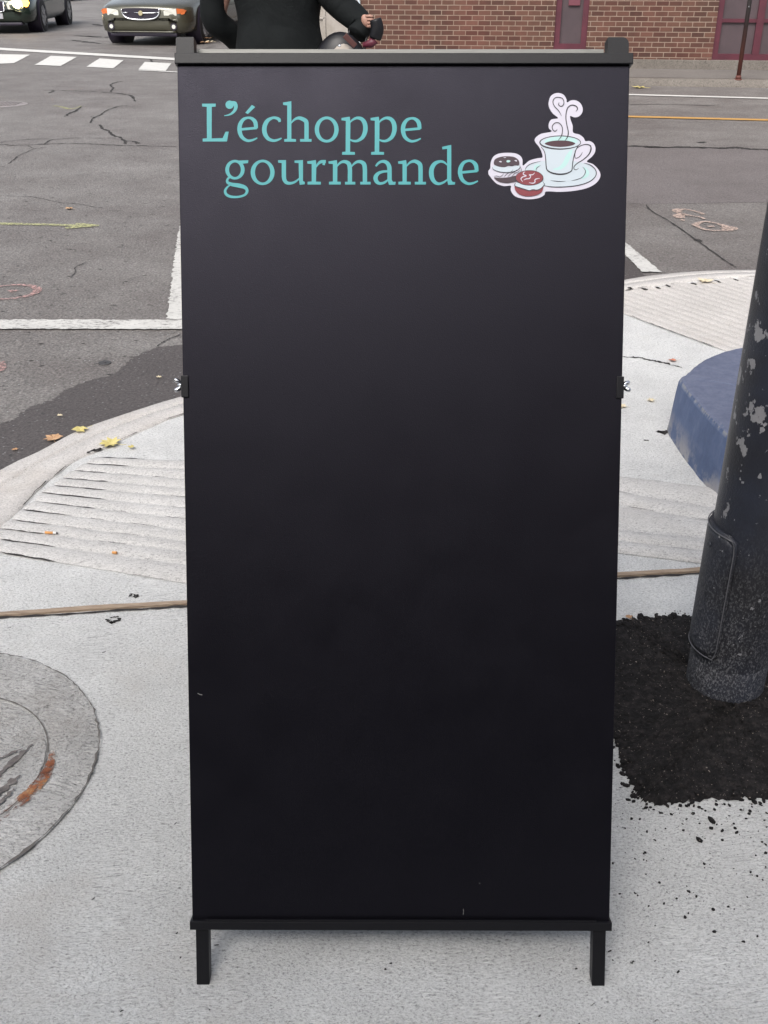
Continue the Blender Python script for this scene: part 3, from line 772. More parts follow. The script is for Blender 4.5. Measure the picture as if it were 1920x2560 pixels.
# ------------------------------------------------------------------ sandwich board sign
SX, SY, YAW, LEAN, PW, LEG, PH = .02436, 1.0242, -.0034, .38934, .61, .1011, 1.2029
sign = empty('sandwich_board', (SX, SY, 0), 'tall blank black A-frame chalkboard sign with a turquoise shop name and coffee cup emblem', 'sign', rotz=YAW)
Rx = Matrix.Rotation(-LEAN, 4, 'X')                # board frame: x right, z up the board, y backwards
def board_uv(x, y):
    """point of the photo copy -> (u, v) on the board's front face"""
    d = ray(x, y); Mi = (Matrix.Translation((SX, SY, 0)) @ Matrix.Rotation(YAW, 4, 'Z') @ Rx).inverted()
    o_ = Mi @ Vector((0, 0, CAMH)); dd_ = Mi.to_3x3() @ d; t = -o_.y/dd_.y
    return o_+dd_*t
FRONT = Rx
def part(name, bm, m, parent=sign, M=FRONT, smooth=False):
    for v in bm.verts: v.co = M @ v.co
    return obj(name, bm, m, parent, smooth)
vtop = board_uv(1000/1, 139.5).z                   # lower edge of the top rail (mid board)
vrail = board_uv(1000, 117.5).z
VT = (board_uv(440, 134.6).z+board_uv(1300, 146.5).z)/2; VR = VT+.0142
VB = LEG
bm = bmesh.new(); box(bm, -PW/2, PW/2, .0, .008, VB-.006, VT+.006, bev=.0012)
panel = part('board_panel', bm, M_BOARD)
bm = bmesh.new()
box(bm, -PW/2-.0025, PW/2+.0035, -.006, .022, VT, VR, bev=.0012)
part('top_rail', bm, M_BLACKMETAL)
bm = bmesh.new(); box(bm, -PW/2-.003, PW/2+.003, -.005, .018, VB-.013, VB, bev=.001); box(bm, -PW/2+.02, PW/2-.02, -.0048, -.0035, VB+.0005, VB+.003)
part('bottom_rail', bm, M_BLACKMETAL)
for s in (-1, 1):
    bm = bmesh.new(); x = s*(.3012-.010); box(bm, x-.0095, x+.0095, .0013, .0213, -.006, VR-.001, bev=.0012)
    for v in bm.verts:                              # foot cut level with the ground
        if v.co.z < 0: v.co.z = v.co.y*math.tan(LEAN)*-1*-1
    part('leg', bm, M_BLACKMETAL)
    # side upright visible beside the panel is the panel's own dark edge trim
# hinge bar behind the top rail; sky light is put into its pale grey
b0 = board_uv(485/K, 118/K); b1 = board_uv(1515/K, 130/K)
bm = bmesh.new(); box(bm, -.2815, .2745, .0225, .0265, VR-.012, VR+.0140, bev=.0006)
box(bm, -.2815, .2745, .0267, .034, VR+.006, VR+.0142, bev=.0006)
part('hinge_bar', bm, M_GREYBAR)
for s, x0, x1 in ((-1, -.3065, -.2825), (1, .2755, .3035)):
    bm = bmesh.new(); n_ = 8; zt = VR+.0225; pts = []
    r_ = .009
    if s < 0: pts = [(x1, VR-.002), (x1, zt)]+[(x0+.003-.003*math.sin(t), zt-.003+.003*math.cos(t)) for t in [math.pi/2*i/4 for i in range(5)]]+[(x0, VR-.002)]
    else: pts = [(x0, VR-.002), (x0, zt)]+[(x1-r_+r_*math.sin(t), zt-r_+r_*math.cos(t)) for t in [math.pi/2*i/n_ for i in range(n_+1)]]+[(x1, VR-.002)]
    A_ = [bm.verts.new((p[0], .001, p[1])) for p in pts]; B_ = [bm.verts.new((p[0], .024, p[1])) for p in pts]
    bm.faces.new(A_); bm.faces.new(B_)
    for i in range(len(pts)): bm.faces.new((A_[i], A_[(i+1) % len(pts)], B_[(i+1) % len(pts)], B_[i]))
    part('end_cap', bm, M_BLACKMETAL)
# clamps and wing nuts half way up
def wing(bm, cx, cz, s, flip):
    cyl(bm, (cx, .010, cz), (cx+s*.007, .010, cz), .0036, .0028, 14)
    for k_ in (1, -1):
        P = [(cx+s*.003, .010, cz+k_*.0015), (cx+s*.0052, .010, cz+k_*.0045), (cx+s*.009, .009, cz+k_*.0068), (cx+s*.0112, .008, cz+k_*.0080)]
        if flip: P = [(a_, .010+(c_-cz)*.55*k_*k_, cz+(c_-cz)*.75) for a_, b_, c_ in P]
        tube(bm, cr(P, 4), [.0020+.0014*math.sin(math.pi*min(1, i/12)) for i in range(13)], 10)
for s, yb in ((-1, 835), (1, 837)):
    q = board_uv(400 if s < 0 else 1340, yb)
    bm = bmesh.new(); xo = s*(PW/2+.0022); xi = s*(PW/2-.0080)
    box(bm, min(xo, xi), max(xo, xi), -.0025, .030, q.z-.0152, q.z+.0152, bev=.001)
    part('clamp', bm, M_BLACKMETAL)
    bm = bmesh.new(); wing(bm, s*(PW/2+.002), q.z+.002, s, s > 0)
    part('wing_nut', bm, M_CHROME, smooth=True)
# rear frame, mirrored and hinged at the top
topY = VR*math.sin(LEAN)+.03*math.cos(LEAN)
BACK = Matrix.Translation((0, 2*topY, 0)) @ Matrix.Rotation(math.pi, 4, 'Z') @ Rx
bm = bmesh.new(); box(bm, -PW/2, PW/2, .0, .008, VB, VT-.01, bev=.0012); part('rear_panel', bm, M_BOARD, M=BACK)
bm = bmesh.new(); box(bm, -PW/2-.003, PW/2+.003, -.005, .018, VB-.013, VB-.0005, bev=.001); part('rear_bottom_rail', bm, M_BLACKMETAL, M=BACK)
bm = bmesh.new(); box(bm, -PW/2, PW/2, -.005, .020, VT-.0095, VR-.004, bev=.001); part('rear_top_rail', bm, M_BLACKMETAL, M=BACK)
for s in (-1, 1):
    bm = bmesh.new(); x = s*(.3012-.010); box(bm, x-.010, x+.010, .0085, .0285, .004, VR-.01, bev=.0012); part('rear_leg', bm, M_BLACKMETAL, M=BACK)
    q = board_uv(400 if s < 0 else 1340, 836); fp = Rx @ Vector((0, .03, q.z))
    bm = bmesh.new(); x = s*.287; box(bm, x-.0015, x+.0015, fp.y, 2*topY-fp.y, fp.z-.009, fp.z+.009); part('spreader', bm, M_BLACKMETAL, M=Matrix())

# --- printing on the board: every shape is a flat vinyl piece a fraction of a millimetre proud
for i, (P_, wd) in enumerate([([(1158,2272),(1159,2278),(1158,2286)], .0009), ([(1198,2207),(1200,2209)], .0009), ([(494,1733),(500,1736),(506,1737)], .0013)]):
    bm = bmesh.new(); ribbon(bm, [(*(lambda q: (q.x, q.z))(board_uv(x/K, y/K)), wd) for x, y in P_], 0, conv=lambda x, y, z: (x, -.0004, y)); part('scratch', bm, mat('bare_scratch', (.16,.16,.16), .7) if i == 0 else bpy.data.materials['bare_scratch'])
class Print:
    def __init__(s, ox, oy, sc, lift): s.o = (ox, oy, sc); s.l = lift; s.bm = {}
    def P(s, x, y):
        ox, oy, sc = s.o; q = board_uv((ox+x/sc)/K, (oy+y/sc)/K); return (q.x, -s.l, q.z)
    def _bm(s, m):
        s.l += .000035
        return s.bm.setdefault(m.name, (bmesh.new(), m))[0]
    def poly(s, m, pts, smooth=0):
        b_ = s._bm(m)
        if smooth: pts = cr(pts, smooth, True)
        poly(b_, [s.P(*p) for p in pts])
    def stroke(s, m, pts, n=6, w_=None):
        b_ = s._bm(m)
        if w_: pts = [(x, y, w_*(.35 if i in (0, len(pts)-1) else 1)) for i, (x, y) in enumerate(pts)]
        ribbon(b_, cr(pts, n), 0, conv=lambda x, y, z: s.P(x, y))
    def ell(s, m, cx, cy, rx, ry, n=40): s.poly(m, [(cx+rx*math.cos(2*math.pi*i/n), cy+ry*math.sin(2*math.pi*i/n)) for i in range(n)])
    def ring(s, m, cx, cy, rx, ry, ix, iy, n=48):
        b_ = s._bm(m)
        A = [b_.verts.new(s.P(cx+rx*math.cos(2*math.pi*i/n), cy+ry*math.sin(2*math.pi*i/n))) for i in range(n)]
        B = [b_.verts.new(s.P(cx+ix*math.cos(2*math.pi*i/n), cy+iy*math.sin(2*math.pi*i/n))) for i in range(n)]
        for i in range(n): b_.faces.new((A[i], A[(i+1) % n], B[(i+1) % n], B[i]))
T = M_TEAL
def glyphs(word, pr):
    S_, Q, Rg = lambda *p: pr.stroke(T, list(p)), lambda *p: pr.poly(T, list(p)), lambda *a: pr.ring(T, *a)
    def e(dx, dy=0):
        Q((dx+268,dy+271),(dx+362,dy+262),(dx+364,dy+276),(dx+268,dy+285))
        pr.stroke(T, [(dx+a, dy+b, c) for a, b, c in [(360,272,20),(355,238,23),(338,218,18),(315,212,13),(288,222,18),(270,250,23),(267,285,24),(280,320,20),(310,340,15),(340,337,12),(366,325,7)]])
    def serif(x0, x1, y0, y1): Q((x0, y0), (x1, y0), (x1, y1), (x0, y1))
    def flag(x0, x1, x2, y0): Q((x0, y0+6), (x2, y0-1), (x2, y0+22), (x1, y0+22), (x0+1, y0+19))
    def arch(x, y, xr, yb): pr.stroke(T, [(x-2, y+36, 6), (x+14, y+18, 11), (x+32, y+8, 15), (x+52, y+8, 20), (xr-4, y+24, 24), (xr, y+52, 24), (xr, y+90, 24), (xr, yb, 24)])
    if word == 'L':
        Q((57,133),(133,133),(133,149),(111,151),(110,328),(172,326),(189,290),(206,290),(196,345),(60,345),(60,329),(84,327),(83,151),(57,149))
    if word == 'apostrophe':
        pr.ell(T, 211, 139, 23, 23); S_((222,128,18),(240,132,22),(246,152,20),(236,176,15),(212,194,10),(181,201,4))
    if word == 'e_acute': Q((299,184),(336,140),(354,152),(313,191)); e(0)
    if word == 'c':
        S_((491,236,12),(488,222,18),(470,213,15),(448,214,15),(422,230,22),(407,262,25),(408,298,25),(426,328,20),(455,340,15),(480,336,12),(502,326,7))
    if word == 'h':
        Q((510,127),(557,119),(557,232),(557,330),(583,332),(583,346),(517,346),(517,332),(534,330),(534,143),(511,140)); arch(557,207,642,336); serif(606,670,331,346)
    if word == 'o': Rg(755,278,67,73,43,58)
    if word in ('p', 'p2'):
        d_ = 0 if word == 'p' else 163
        Q((d_+838,213),(d_+884,206),(d_+888,240),(d_+886,403),(d_+913,404),(d_+913,419),(d_+841,419),(d_+842,404),(d_+861,402),(d_+862,229),(d_+838,226))
        pr.stroke(T, [(d_+a, b, c) for a, b, c in [(884,240,6),(900,224,11),(925,213,15),(952,220,21),(969,246,25),(971,285,25),(957,320,21),(930,340,15),(905,342,12),(884,334,8)]])
    if word == 'e': e(916, 3)
    if word == 'g':
        Rg(241,503,54,55,33,41); Q((262,452),(316,450),(314,466),(276,470))
        S_((213,544,9),(200,556,12),(199,573,15),(222,585,19),(262,592,23),(296,602,20),(309,622,16),(296,644,13),(262,655,12),(222,655,14),(194,643,15),(186,622,14),(198,601,10),(216,588,6))
    if word == 'o2': Rg(396,518,67,71,43,57)
    if word == 'u':
        Q((483,450),(527,449),(527,545),(503,545),(503,466),(483,463)); S_((515,535,24),(518,558,23),(530,575,19),(552,579,15),(578,571,12),(602,552,7))
        Q((575,452),(622,449),(622,566),(633,572),(632,585),(604,588),(600,560),(598,466),(575,464))
    if word == 'r':
        Q((646,456),(694,449),(697,480),(695,570),(722,571),(722,586),(648,586),(648,571),(671,569),(671,471),(647,469)); S_((694,490,7),(706,472,12),(722,459,17),(750,457,16)); Q((735,451),(751,450),(744,478),(731,476))
    if word == 'm':
        Q((765,457),(812,449),(815,480),(814,570),(834,571),(834,586),(768,586),(768,571),(790,569),(790,471),(766,469))
        pr.stroke(T, [(812,486,6),(824,470,11),(842,459,15),(862,459,19),(880,472,24),(885,500,24),(885,540,24),(885,575,24)]); serif(858,915,571,586)
        pr.stroke(T, [(895,486,6),(908,470,11),(926,459,15),(946,459,19),(964,472,24),(969,500,24),(969,540,24),(969,575,24)]); serif(943,1001,571,586)
    if word == 'a':
        S_((1030,484,9),(1044,467,13),(1064,457,15),(1088,461,20),(1104,482,24),(1107,515,24),(1107,566,24)); S_((1098,512,12),(1070,514,14),(1044,524,18),(1029,545,24),(1034,568,22),(1052,580,16),(1078,575,13),(1100,558,8))
        Q((1096,560),(1119,560),(1126,571),(1142,571),(1139,587),(1104,588))
    if word == 'n':
        Q((1155,457),(1200,449),(1204,480),(1203,570),(1226,571),(1226,586),(1157,586),(1157,571),(1180,569),(1180,471),(1156,469)); arch(1203,449,1281,576); serif(1249,1311,571,586)
    if word == 'd':
        Q((1402,375),(1453,364),(1453,560),(1460,571),(1475,573),(1473,586),(1436,588),(1430,560),(1430,386),(1403,389))
        S_((1432,478,6),(1412,461,12),(1388,457,15),(1360,470,22),(1343,500,26),(1343,540,26),(1358,570,21),(1382,582,15),(1410,574,12),(1434,556,7))
    if word == 'e2': e(1236, 241)
for i, wd in enumerate(['L','apostrophe','e_acute','c','h','o','p','p2','e','g','o2','u','r','m','a','n','d','e2']):
    pr = Print(480, 200, 2.2419, .0003); glyphs(wd, pr)
    for b_, m in pr.bm.values(): lt = part('letter', b_, m)
lg = Print(1200, 200, 4.879, .0003)
sil = [(835,290),(855,210),(900,170),(960,159),(1020,182),(1052,232),(1062,274),(1110,250),(1170,250),(1222,282),(1251,340),(1245,400),(1205,445),(1150,456),(1100,440),(1106,490),(1130,560),(1136,642),(1210,665),(1262,705),(1285,746),(1335,745),(1382,772),(1406,822),(1400,885),(1360,940),(1302,995),(1372,1025),(1432,1078),(1468,1145),(1455,1208),(1400,1270),(1300,1320),(1150,1352),(980,1365),(808,1360),(785,1402),(720,1438),(620,1455),(520,1448),(430,1420),(385,1370),(374,1330),(375,1290),(290,1294),(205,1265),(152,1215),(130,1187),(105,1152),(102,1110),(125,1075),(132,1000),(168,930),(240,896),(340,888),(430,896),(490,926),(518,975),(524,1045),(600,985),(700,955),(760,945),(752,885),(722,820),(682,770),(665,732),(690,692),(752,655),(872,630),(840,590),(840,530),(872,482),(952,466),(890,412),(850,352)]
lg.poly(M_LW, sil, 4)
lg.poly(M_LP, [(545,1110),(580,1050),(660,1005),(790,985),(900,980),(1100,985),(1270,1015),(1360,1045),(1412,1110),(1410,1175),(1350,1232),(1220,1280),(1050,1300),(880,1300),(760,1280),(690,1200)], 4)
lg.poly(M_LP, [(730,770),(790,710),(978,685),(1160,700),(1225,760),(1190,820),(1150,900),(1130,1000),(1118,1100),(1060,1135),(930,1146),(850,1125),(812,1090),(805,980),(790,870)], 4)
lg.poly(M_LT, [(800,735),(880,700),(1000,690),(1130,708),(1190,745),(1165,770),(1080,742),(975,738),(870,745),(795,770)], 3); part('emblem_shading', lg.bm.pop('mint_vinyl')[0], M_LT)
lg.poly(M_LT, [(1045,930),(1100,860),(1128,855),(1110,930),(1060,1030),(1000,1085),(930,1100),(890,1085),(960,1060),(1015,1000)], 4); part('emblem_shading', lg.bm.pop('mint_vinyl')[0], M_LT)
lg.poly(M_LT, [(1260,1062),(1300,1078),(1332,1125),(1318,1175),(1262,1205),(1240,1200),(1285,1150),(1290,1105)], 3); part('emblem_shading', lg.bm.pop('mint_vinyl')[0], M_LT)
lg.poly(M_LT, [(655,1090),(665,1050),(700,1030),(735,1040),(700,1060),(685,1100)], 3); part('emblem_shading', lg.bm.pop('mint_vinyl')[0], M_LT)
lg.poly(M_LC, [(788,778),(830,755),(900,742),(975,738),(1060,742),(1125,756),(1162,776),(1125,798),(1060,812),(975,818),(890,812),(830,798)], 3)
D = M_LD
lg.stroke(D, [(978+248*math.cos(t), 763+80*math.sin(t), 9+8*max(0, math.cos(t-2.3))) for t in [2*math.pi*i/40 for i in range(41)]], 2)
lg.stroke(D, [(745,818,6),(785,875,9),(800,960,11),(806,1050,12),(818,1098,14),(870,1132,18),(950,1150,19),(1030,1147,18),(1090,1126,14),(1120,1098,12),(1130,1010,11),(1150,910,10),(1185,820,8),(1200,805,5)])
lg.stroke(D, [(1155,880,8),(1185,830,10),(1240,798,10),(1300,787,11),(1345,805,15),(1352,850,17),(1325,910,14),(1262,970,12),(1190,1015,11),(1148,1055,10),(1148,1088,9),(1175,1095,7),(1202,1076,4)])
lg.stroke(D, [(1248,880),(1232,915),(1200,945),(1165,955),(1155,925),(1165,880)], w_=8)
for P in [[(550,1105),(568,1060),(630,1020),(740,992)], [(685,1118),(690,1078),(738,1042)], [(1250,1062),(1285,1110),(1255,1180),(1180,1215),(1115,1230)], [(860,1225),(950,1238),(1045,1235)]]: lg.stroke(D, P, w_=7)
lg.stroke(D, [(1268,1015),(1350,1042),(1408,1100),(1412,1165),(1352,1230),(1225,1280),(1050,1304),(880,1305),(775,1288)], w_=10)
lg.stroke(D, [(1032,745),(1064,700),(1076,640),(1060,560),(1047,480),(1050,400),(1072,337),(1120,308),(1168,320),(1188,352),(1168,388)], w_=12)
lg.stroke(D, [(992,440),(960,380),(908,322),(888,272),(905,228),(950,212),(1003,228),(1023,272),(1010,312),(982,322),(957,302),(965,274)], w_=10)
lg.stroke(D, [(950,740),(988,692),(1005,622),(995,562),(960,526),(915,526),(882,562),(885,606),(915,627),(943,602)], w_=10)
# dark macaroon
lg.poly(M_LP, [(150,1065),(185,1045),(250,1062),(340,1062),(430,1050),(482,1035),(484,1075),(430,1112),(330,1130),(230,1120),(170,1098)], 3)
lg.stroke(D, [(482,1035),(484,1075),(430,1112),(330,1130),(230,1120),(165,1095),(152,1065)], w_=8)
lg.poly(M_LB, [(167,1022),(180,972),(240,942),(320,932),(410,940),(462,972),(480,1012),(468,1048),(430,1042),(390,1054),(345,1048),(300,1066),(240,1062),(190,1046)], 4)
lg.poly(M_LB, [(170,1190),(230,1196),(290,1194),(350,1188),(400,1176),(438,1170),(440,1205),(450,1235),(400,1250),(330,1260),(250,1250),(195,1222)], 3)
lg.stroke(D, [(168,1180),(200,1172),(240,1185),(270,1165),(290,1140)], w_=6)
for dx in (0, 45, 90): lg.stroke(D, [(290+dx,1192-dx*.1),(310+dx,1165),(335+dx,1140),(380+dx,1120),(400+dx,1095)], w_=6)
lg.stroke(D, [(490,1060),(505,1100),(490,1125)], w_=6); lg.poly(M_LT, [(322,988),(340,980),(366,985),(368,997),(345,1008),(325,1005)], 3)
lg.poly(M_LW, [(228,998),(250,990),(262,995),(262,1006),(245,1006)], 2); lg.poly(M_LW, [(418,986),(438,978),(448,986),(445,998),(430,992)], 2); lg.stroke(M_LW, [(285,945),(300,950),(318,944)], w_=8)
# red macaroon
lg.poly(M_LP, [(425,1290),(440,1255),(480,1262),(600,1290),(720,1262),(762,1240),(782,1272),(768,1300),(735,1330),(690,1345),(640,1338),(600,1352),(550,1335),(500,1322),(450,1310)], 3)
lg.stroke(D, [(440,1255),(422,1275),(430,1298),(500,1322),(550,1337),(600,1352),(640,1340),(690,1345),(735,1330),(768,1300),(783,1272),(765,1245)], w_=9)
lg.poly(M_LR, [(420,1300),(455,1318),(500,1330),(550,1345),(600,1358),(640,1350),(690,1352),(738,1338),(766,1308),(762,1348),(728,1388),(650,1415),(560,1420),(482,1398),(432,1352)], 3)
lg.ell(D, 600, 1197, 172, 94); lg.ell(M_LR, 600, 1196, 164, 87)
for P in [[(520,1245),(498,1210),(520,1185),(562,1172),(528,1155),(530,1132),(548,1124)], [(530,1225),(560,1210),(602,1203),(615,1175),(600,1160),(640,1158),(665,1134)], [(595,1255),(640,1262),(668,1250),(668,1222),(690,1208),(728,1203)]]: lg.stroke(M_LW, P, w_=11)
for nm, (b_, m) in lg.bm.items():
    part({'white_vinyl':'emblem_backing','pale_blue_vinyl':'emblem_cup_and_saucer','mint_vinyl':'emblem_shading','black_print':'emblem_outline','coffee_print':'emblem_coffee','chocolate_print':'emblem_chocolate_macaroon','raspberry_print':'emblem_red_macaroon'}[nm], b_, m)

# ------------------------------------------------------------------ fallen leaves and litter
def leafmat(name, a, b):
    m = mat(name, rough=.7); n = N(m); n.col(n.ramp(n.noise(40, 5, .6), [(.3, a), (.7, b)])); return m
ML_Y = leafmat('yellow_leaf', (.44,.36,.11), (.60,.52,.22)); ML_O = leafmat('orange_leaf', (.36,.20,.10), (.50,.32,.18)); ML_P = leafmat('pale_leaf', (.50,.42,.28), (.62,.55,.40)); ML_R = leafmat('red_leaf', (.36,.12,.07), (.5,.22,.14))
def leaf(px, py, size, m, label, z=0, rot=0, zl=0, group='fallen leaves'):
    p = G(px, py, z); rnd = random.Random(int(px*7+py)); bm = bmesh.new()
    shape = [(0,-.5),(.10,-.30),(.38,-.42),(.30,-.18),(.55,-.05),(.36,.08),(.40,.36),(.18,.26),(0,.60),(-.18,.28),(-.42,.34),(-.35,.06),(-.56,-.08),(-.30,-.18),(-.36,-.44),(-.10,-.30)]
    c_ = bm.verts.new((0, 0, .012*size*3)); vs = [bm.verts.new((x*size*rnd.uniform(.85, 1.15), y*size*rnd.uniform(.85, 1.15), .002+rnd.uniform(0, .14)*size)) for x, y in shape]
    for i in range(len(vs)): bm.faces.new((c_, vs[i], vs[(i+1) % len(vs)]))
    tube(bm, [(0,-.48*size,.004),(.04*size,-.7*size,.003),(.10*size,-.85*size,.004)], .012*size, 5)
    o = obj('fallen_leaf', bm, m, None, False, loc=(p.x, p.y, z+.001+zl)); o.rotation_euler.z = rot
    return setp(o, label, 'leaf', group)
leaf(238, 963, .066, ML_Y, 'largest bright yellow maple leaf lying on the left kerb', zl=.006, rot=1.2)
leaf(173, 932, .052, ML_Y, 'yellow maple leaf at the very edge of the left kerb above the big leaf', zl=.004, rot=2.2)
leaf(116, 953, .055, ML_O, 'orange brown curled leaf on the asphalt against the left kerb', z=ZR, zl=.008, rot=.4)
leaf(284, 971, .022, ML_Y, 'small yellow green leaf scrap right of the big yellow leaf', zl=.006, rot=.9)
leaf(33, 976, .020, ML_O, 'tiny orange leaf scrap on dark asphalt furthest left beside the kerb', z=ZR, zl=.006, rot=.2)
leaf(150, 453, .05, ML_O, 'orange leaf lying on the open road above the yellow arrow', z=ZR, zl=.004, rot=1.1)
leaf(344, 819, .022, ML_P, 'pale beige leaf scrap on dark asphalt near the left wing nut', z=ZR, zl=.006, rot=.4)
leaf(130, 902, .020, ML_P, 'small pale crumpled scrap on the dark asphalt strip above the kerb', z=ZR, zl=.006, rot=.7)
leaf(1523, 612, .07, ML_P, 'pale tan leaf on the grooved slab close to the right kerb', zl=.006, rot=.7)
leaf(1453, 781, .030, ML_R, 'reddish leaf on the slab joint left of the blue block', zl=.002, rot=1.5)
leaf(1406, 867, .028, ML_P, 'cream leaf scrap on concrete right of the right wing nut', zl=.002, rot=.2)
leaf(1357, 1341, .018, ML_O, 'orange leaf bit on the upper left edge of the soil', zl=.008, rot=.5)
leaf(1380, 190.5, .16, ML_Y, 'flat yellow leaf on the far road just below the opposite kerb', z=ZR, zl=.004, rot=1.3)
leaf(1345, 880, .030, ML_P, 'faint tan leaf pressed on concrete beside the board right of its clamp', zl=.001, rot=1.0)
M_BUTT = mat('cork_filter_paper', (.62,.30,.10), .8); M_BUTTW = mat('white_paper', (.75,.74,.72), .8); M_ASH = mat('ash', (.06,.055,.055), .9)
def butt(px, py, L, rot, label, tail=True):
    p = G(px, py); root = empty('cigarette_butt', (p.x, p.y, .0075), label, 'cigarette butt', 'cigarette butts on the grooved slab', rotz=rot)
    bm = bmesh.new(); cyl(bm, (-L*.5, 0, .001), (L*.15, 0, .001), .0036, n=10); obj('filter', bm, M_BUTT, root)
    if tail:
        bm = bmesh.new(); cyl(bm, (L*.151, 0, .001), (L*.4, 0, .001), .0034, .003, 10, 0); cyl(bm, (L*.401, 0, .001), (L*.5, 0, .001), .003, .002, 10, 1); obj('paper', bm, [M_BUTTW, M_ASH], root)
butt(112, 1157, .034, -.1, 'cigarette butt with white paper and burnt tip on the grooved slab at left')
butt(251, 1200, .018, -.1, 'short orange cigarette filter without paper nearer the black board', False)
M_VALVE = mat('dull_iron_lid', (.045,.042,.042), .6); n = N(M_VALVE); n.bump(n.noise(80, 4), .002)
p = G(226.6, 785, ZR); bm = bmesh.new(); cyl(bm, (0, 0, -.002), (0, 0, .004), .025, .024, 28); cyl(bm, (0, 0, .0041), (0, 0, .006), .006, .005, 6)
setp(obj('valve_cover', bm, M_VALVE, loc=p), 'small round dark iron valve lid in the asphalt beside the dark patch', 'valve cover')
p = G(2, 226, ZR); bm = bmesh.new(); M_MH = mat('worn_steel_cover', (.28,.25,.24), .55, metal=.3); n = N(M_MH); n.col(n.ramp(n.noise(12, 5), [(.3, (.19,.17,.165)), (.7, (.34,.30,.285))]))
rr = (G(58, 226, ZR)-p).length
cyl(bm, (0, 0, .001), (0, 0, .006), rr*.78, rr*.78, 48)
for i in range(9):
    x = (-.6+i*.15)*rr; l = math.sqrt(max(0, (rr*.7)**2-x*x)); box(bm, x-.01, x+.01, -l, l, .0065, .011)
mh = empty('manhole_cover', p, 'round steel manhole cover in the road at the left picture edge', 'manhole')
obj('lid', bm, M_MH, mh)
bm = bmesh.new(); disc(Vector((0,0,0)), rr, .008, .003, 0, 1, 48, 2, bm=bm, rin=rr*.80); obj('frame', bm, M_MH, mh)

# ------------------------------------------------------------------ far side: pavement, kerb, brick building, sign post
u0, u1 = G(1365, 186, ZR), G(1659, 190, ZR); fd = (u1-u0); fd.z = 0; fd.normalize(); fn_ = Vector((-fd.y, fd.x, 0))   # fn_ points away
org = u0.copy(); org.z = 0
def FW(s, t, z=0): return org+fd*s+fn_*t+Vector((0, 0, z))
ZF = .045
bs = G(1369, 148, ZF); WT = (Vector((bs.x, bs.y, 0))-org).dot(fn_)     # distance kerb -> wall
S_CORNER = -5.6                                    # where the building ends on the left
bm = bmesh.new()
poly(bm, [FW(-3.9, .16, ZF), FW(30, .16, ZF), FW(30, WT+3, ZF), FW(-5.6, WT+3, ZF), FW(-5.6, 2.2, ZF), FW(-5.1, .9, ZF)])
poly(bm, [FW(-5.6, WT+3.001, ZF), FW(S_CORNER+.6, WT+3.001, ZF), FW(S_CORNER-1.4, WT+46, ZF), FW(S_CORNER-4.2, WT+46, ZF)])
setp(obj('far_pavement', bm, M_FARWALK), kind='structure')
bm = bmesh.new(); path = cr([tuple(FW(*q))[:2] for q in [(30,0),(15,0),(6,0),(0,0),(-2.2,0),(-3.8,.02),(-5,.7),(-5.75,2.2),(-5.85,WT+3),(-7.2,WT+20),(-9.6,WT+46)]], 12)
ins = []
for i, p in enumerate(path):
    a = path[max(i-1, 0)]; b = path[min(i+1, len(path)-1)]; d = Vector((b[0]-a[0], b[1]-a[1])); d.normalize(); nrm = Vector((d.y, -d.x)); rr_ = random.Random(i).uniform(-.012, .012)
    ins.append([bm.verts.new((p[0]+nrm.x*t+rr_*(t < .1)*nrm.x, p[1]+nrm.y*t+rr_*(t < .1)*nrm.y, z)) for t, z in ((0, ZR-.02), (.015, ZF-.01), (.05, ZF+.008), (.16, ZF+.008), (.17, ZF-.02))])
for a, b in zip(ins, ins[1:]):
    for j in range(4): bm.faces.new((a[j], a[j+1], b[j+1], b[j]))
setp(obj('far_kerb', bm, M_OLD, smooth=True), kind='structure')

wall_M = Matrix.Translation(FW(0, WT, 0)) @ Matrix.Rotation(math.atan2(fd.y, fd.x), 4, 'Z')
wall_Mi = wall_M.inverted()
def WP(x, y):
    """photo point -> (s, z) on the facade plane"""
    d = ray(x, y); o_ = wall_Mi @ Vector((0, 0, CAMH)); d_ = wall_Mi.to_3x3() @ d; t = -o_.y/d_.y; q = o_+d_*t
    return q.x, q.z
M_BRICK = mat('brown_brick', rough=.9); n = N(M_BRICK)
sep = n.t.nodes.new('ShaderNodeSeparateXYZ'); n.l(n.tc, sep.inputs[0]); cmb = n.t.nodes.new('ShaderNodeCombineXYZ')
n.l(n.math('ADD', sep.outputs[0], sep.outputs[1]), cmb.inputs[0]); n.l(sep.outputs[2], cmb.inputs[1])
def brick(c1, c2, mo, bias=0):
    b_ = n.t.nodes.new('ShaderNodeTexBrick'); b_.inputs['Scale'].default_value = 1; b_.inputs['Brick Width'].default_value = .165; b_.inputs['Row Height'].default_value = .0615
    b_.inputs['Mortar Size'].default_value = .0055; b_.inputs['Mortar Smooth'].default_value = .2; b_.inputs['Bias'].default_value = bias
    b_.inputs['Color1'].default_value = (*c1, 1); b_.inputs['Color2'].default_value = (*c2, 1); b_.inputs['Mortar'].default_value = (*mo, 1)
    n.l(cmb.outputs[0], b_.inputs['Vector']); return b_
bb = brick((.052,.024,.018), (.115,.056,.038), (.27,.20,.155))
c = n.mix(n.mr(n.noise(1.3, 4, .6), .42, .62), bb.outputs['Color'], brick((.080,.028,.020), (.135,.058,.042), (.25,.17,.13)).outputs['Color'])
c = n.mix(.5, c, n.ramp(n.noise(9, 5, .7), [(.3, g3(.7)), (.7, g3(1.15))]), 'MULTIPLY'); n.col(c); n.bump(bb.outputs['Fac'], -.006, .8)
M_MAROON = mat('maroon_painted_frame', (.105,.018,.032), .5); n = N(M_MAROON); n.col(n.ramp(n.noise(6, 4), [(.3, (.065,.012,.022)), (.7, (.095,.018,.031))]))
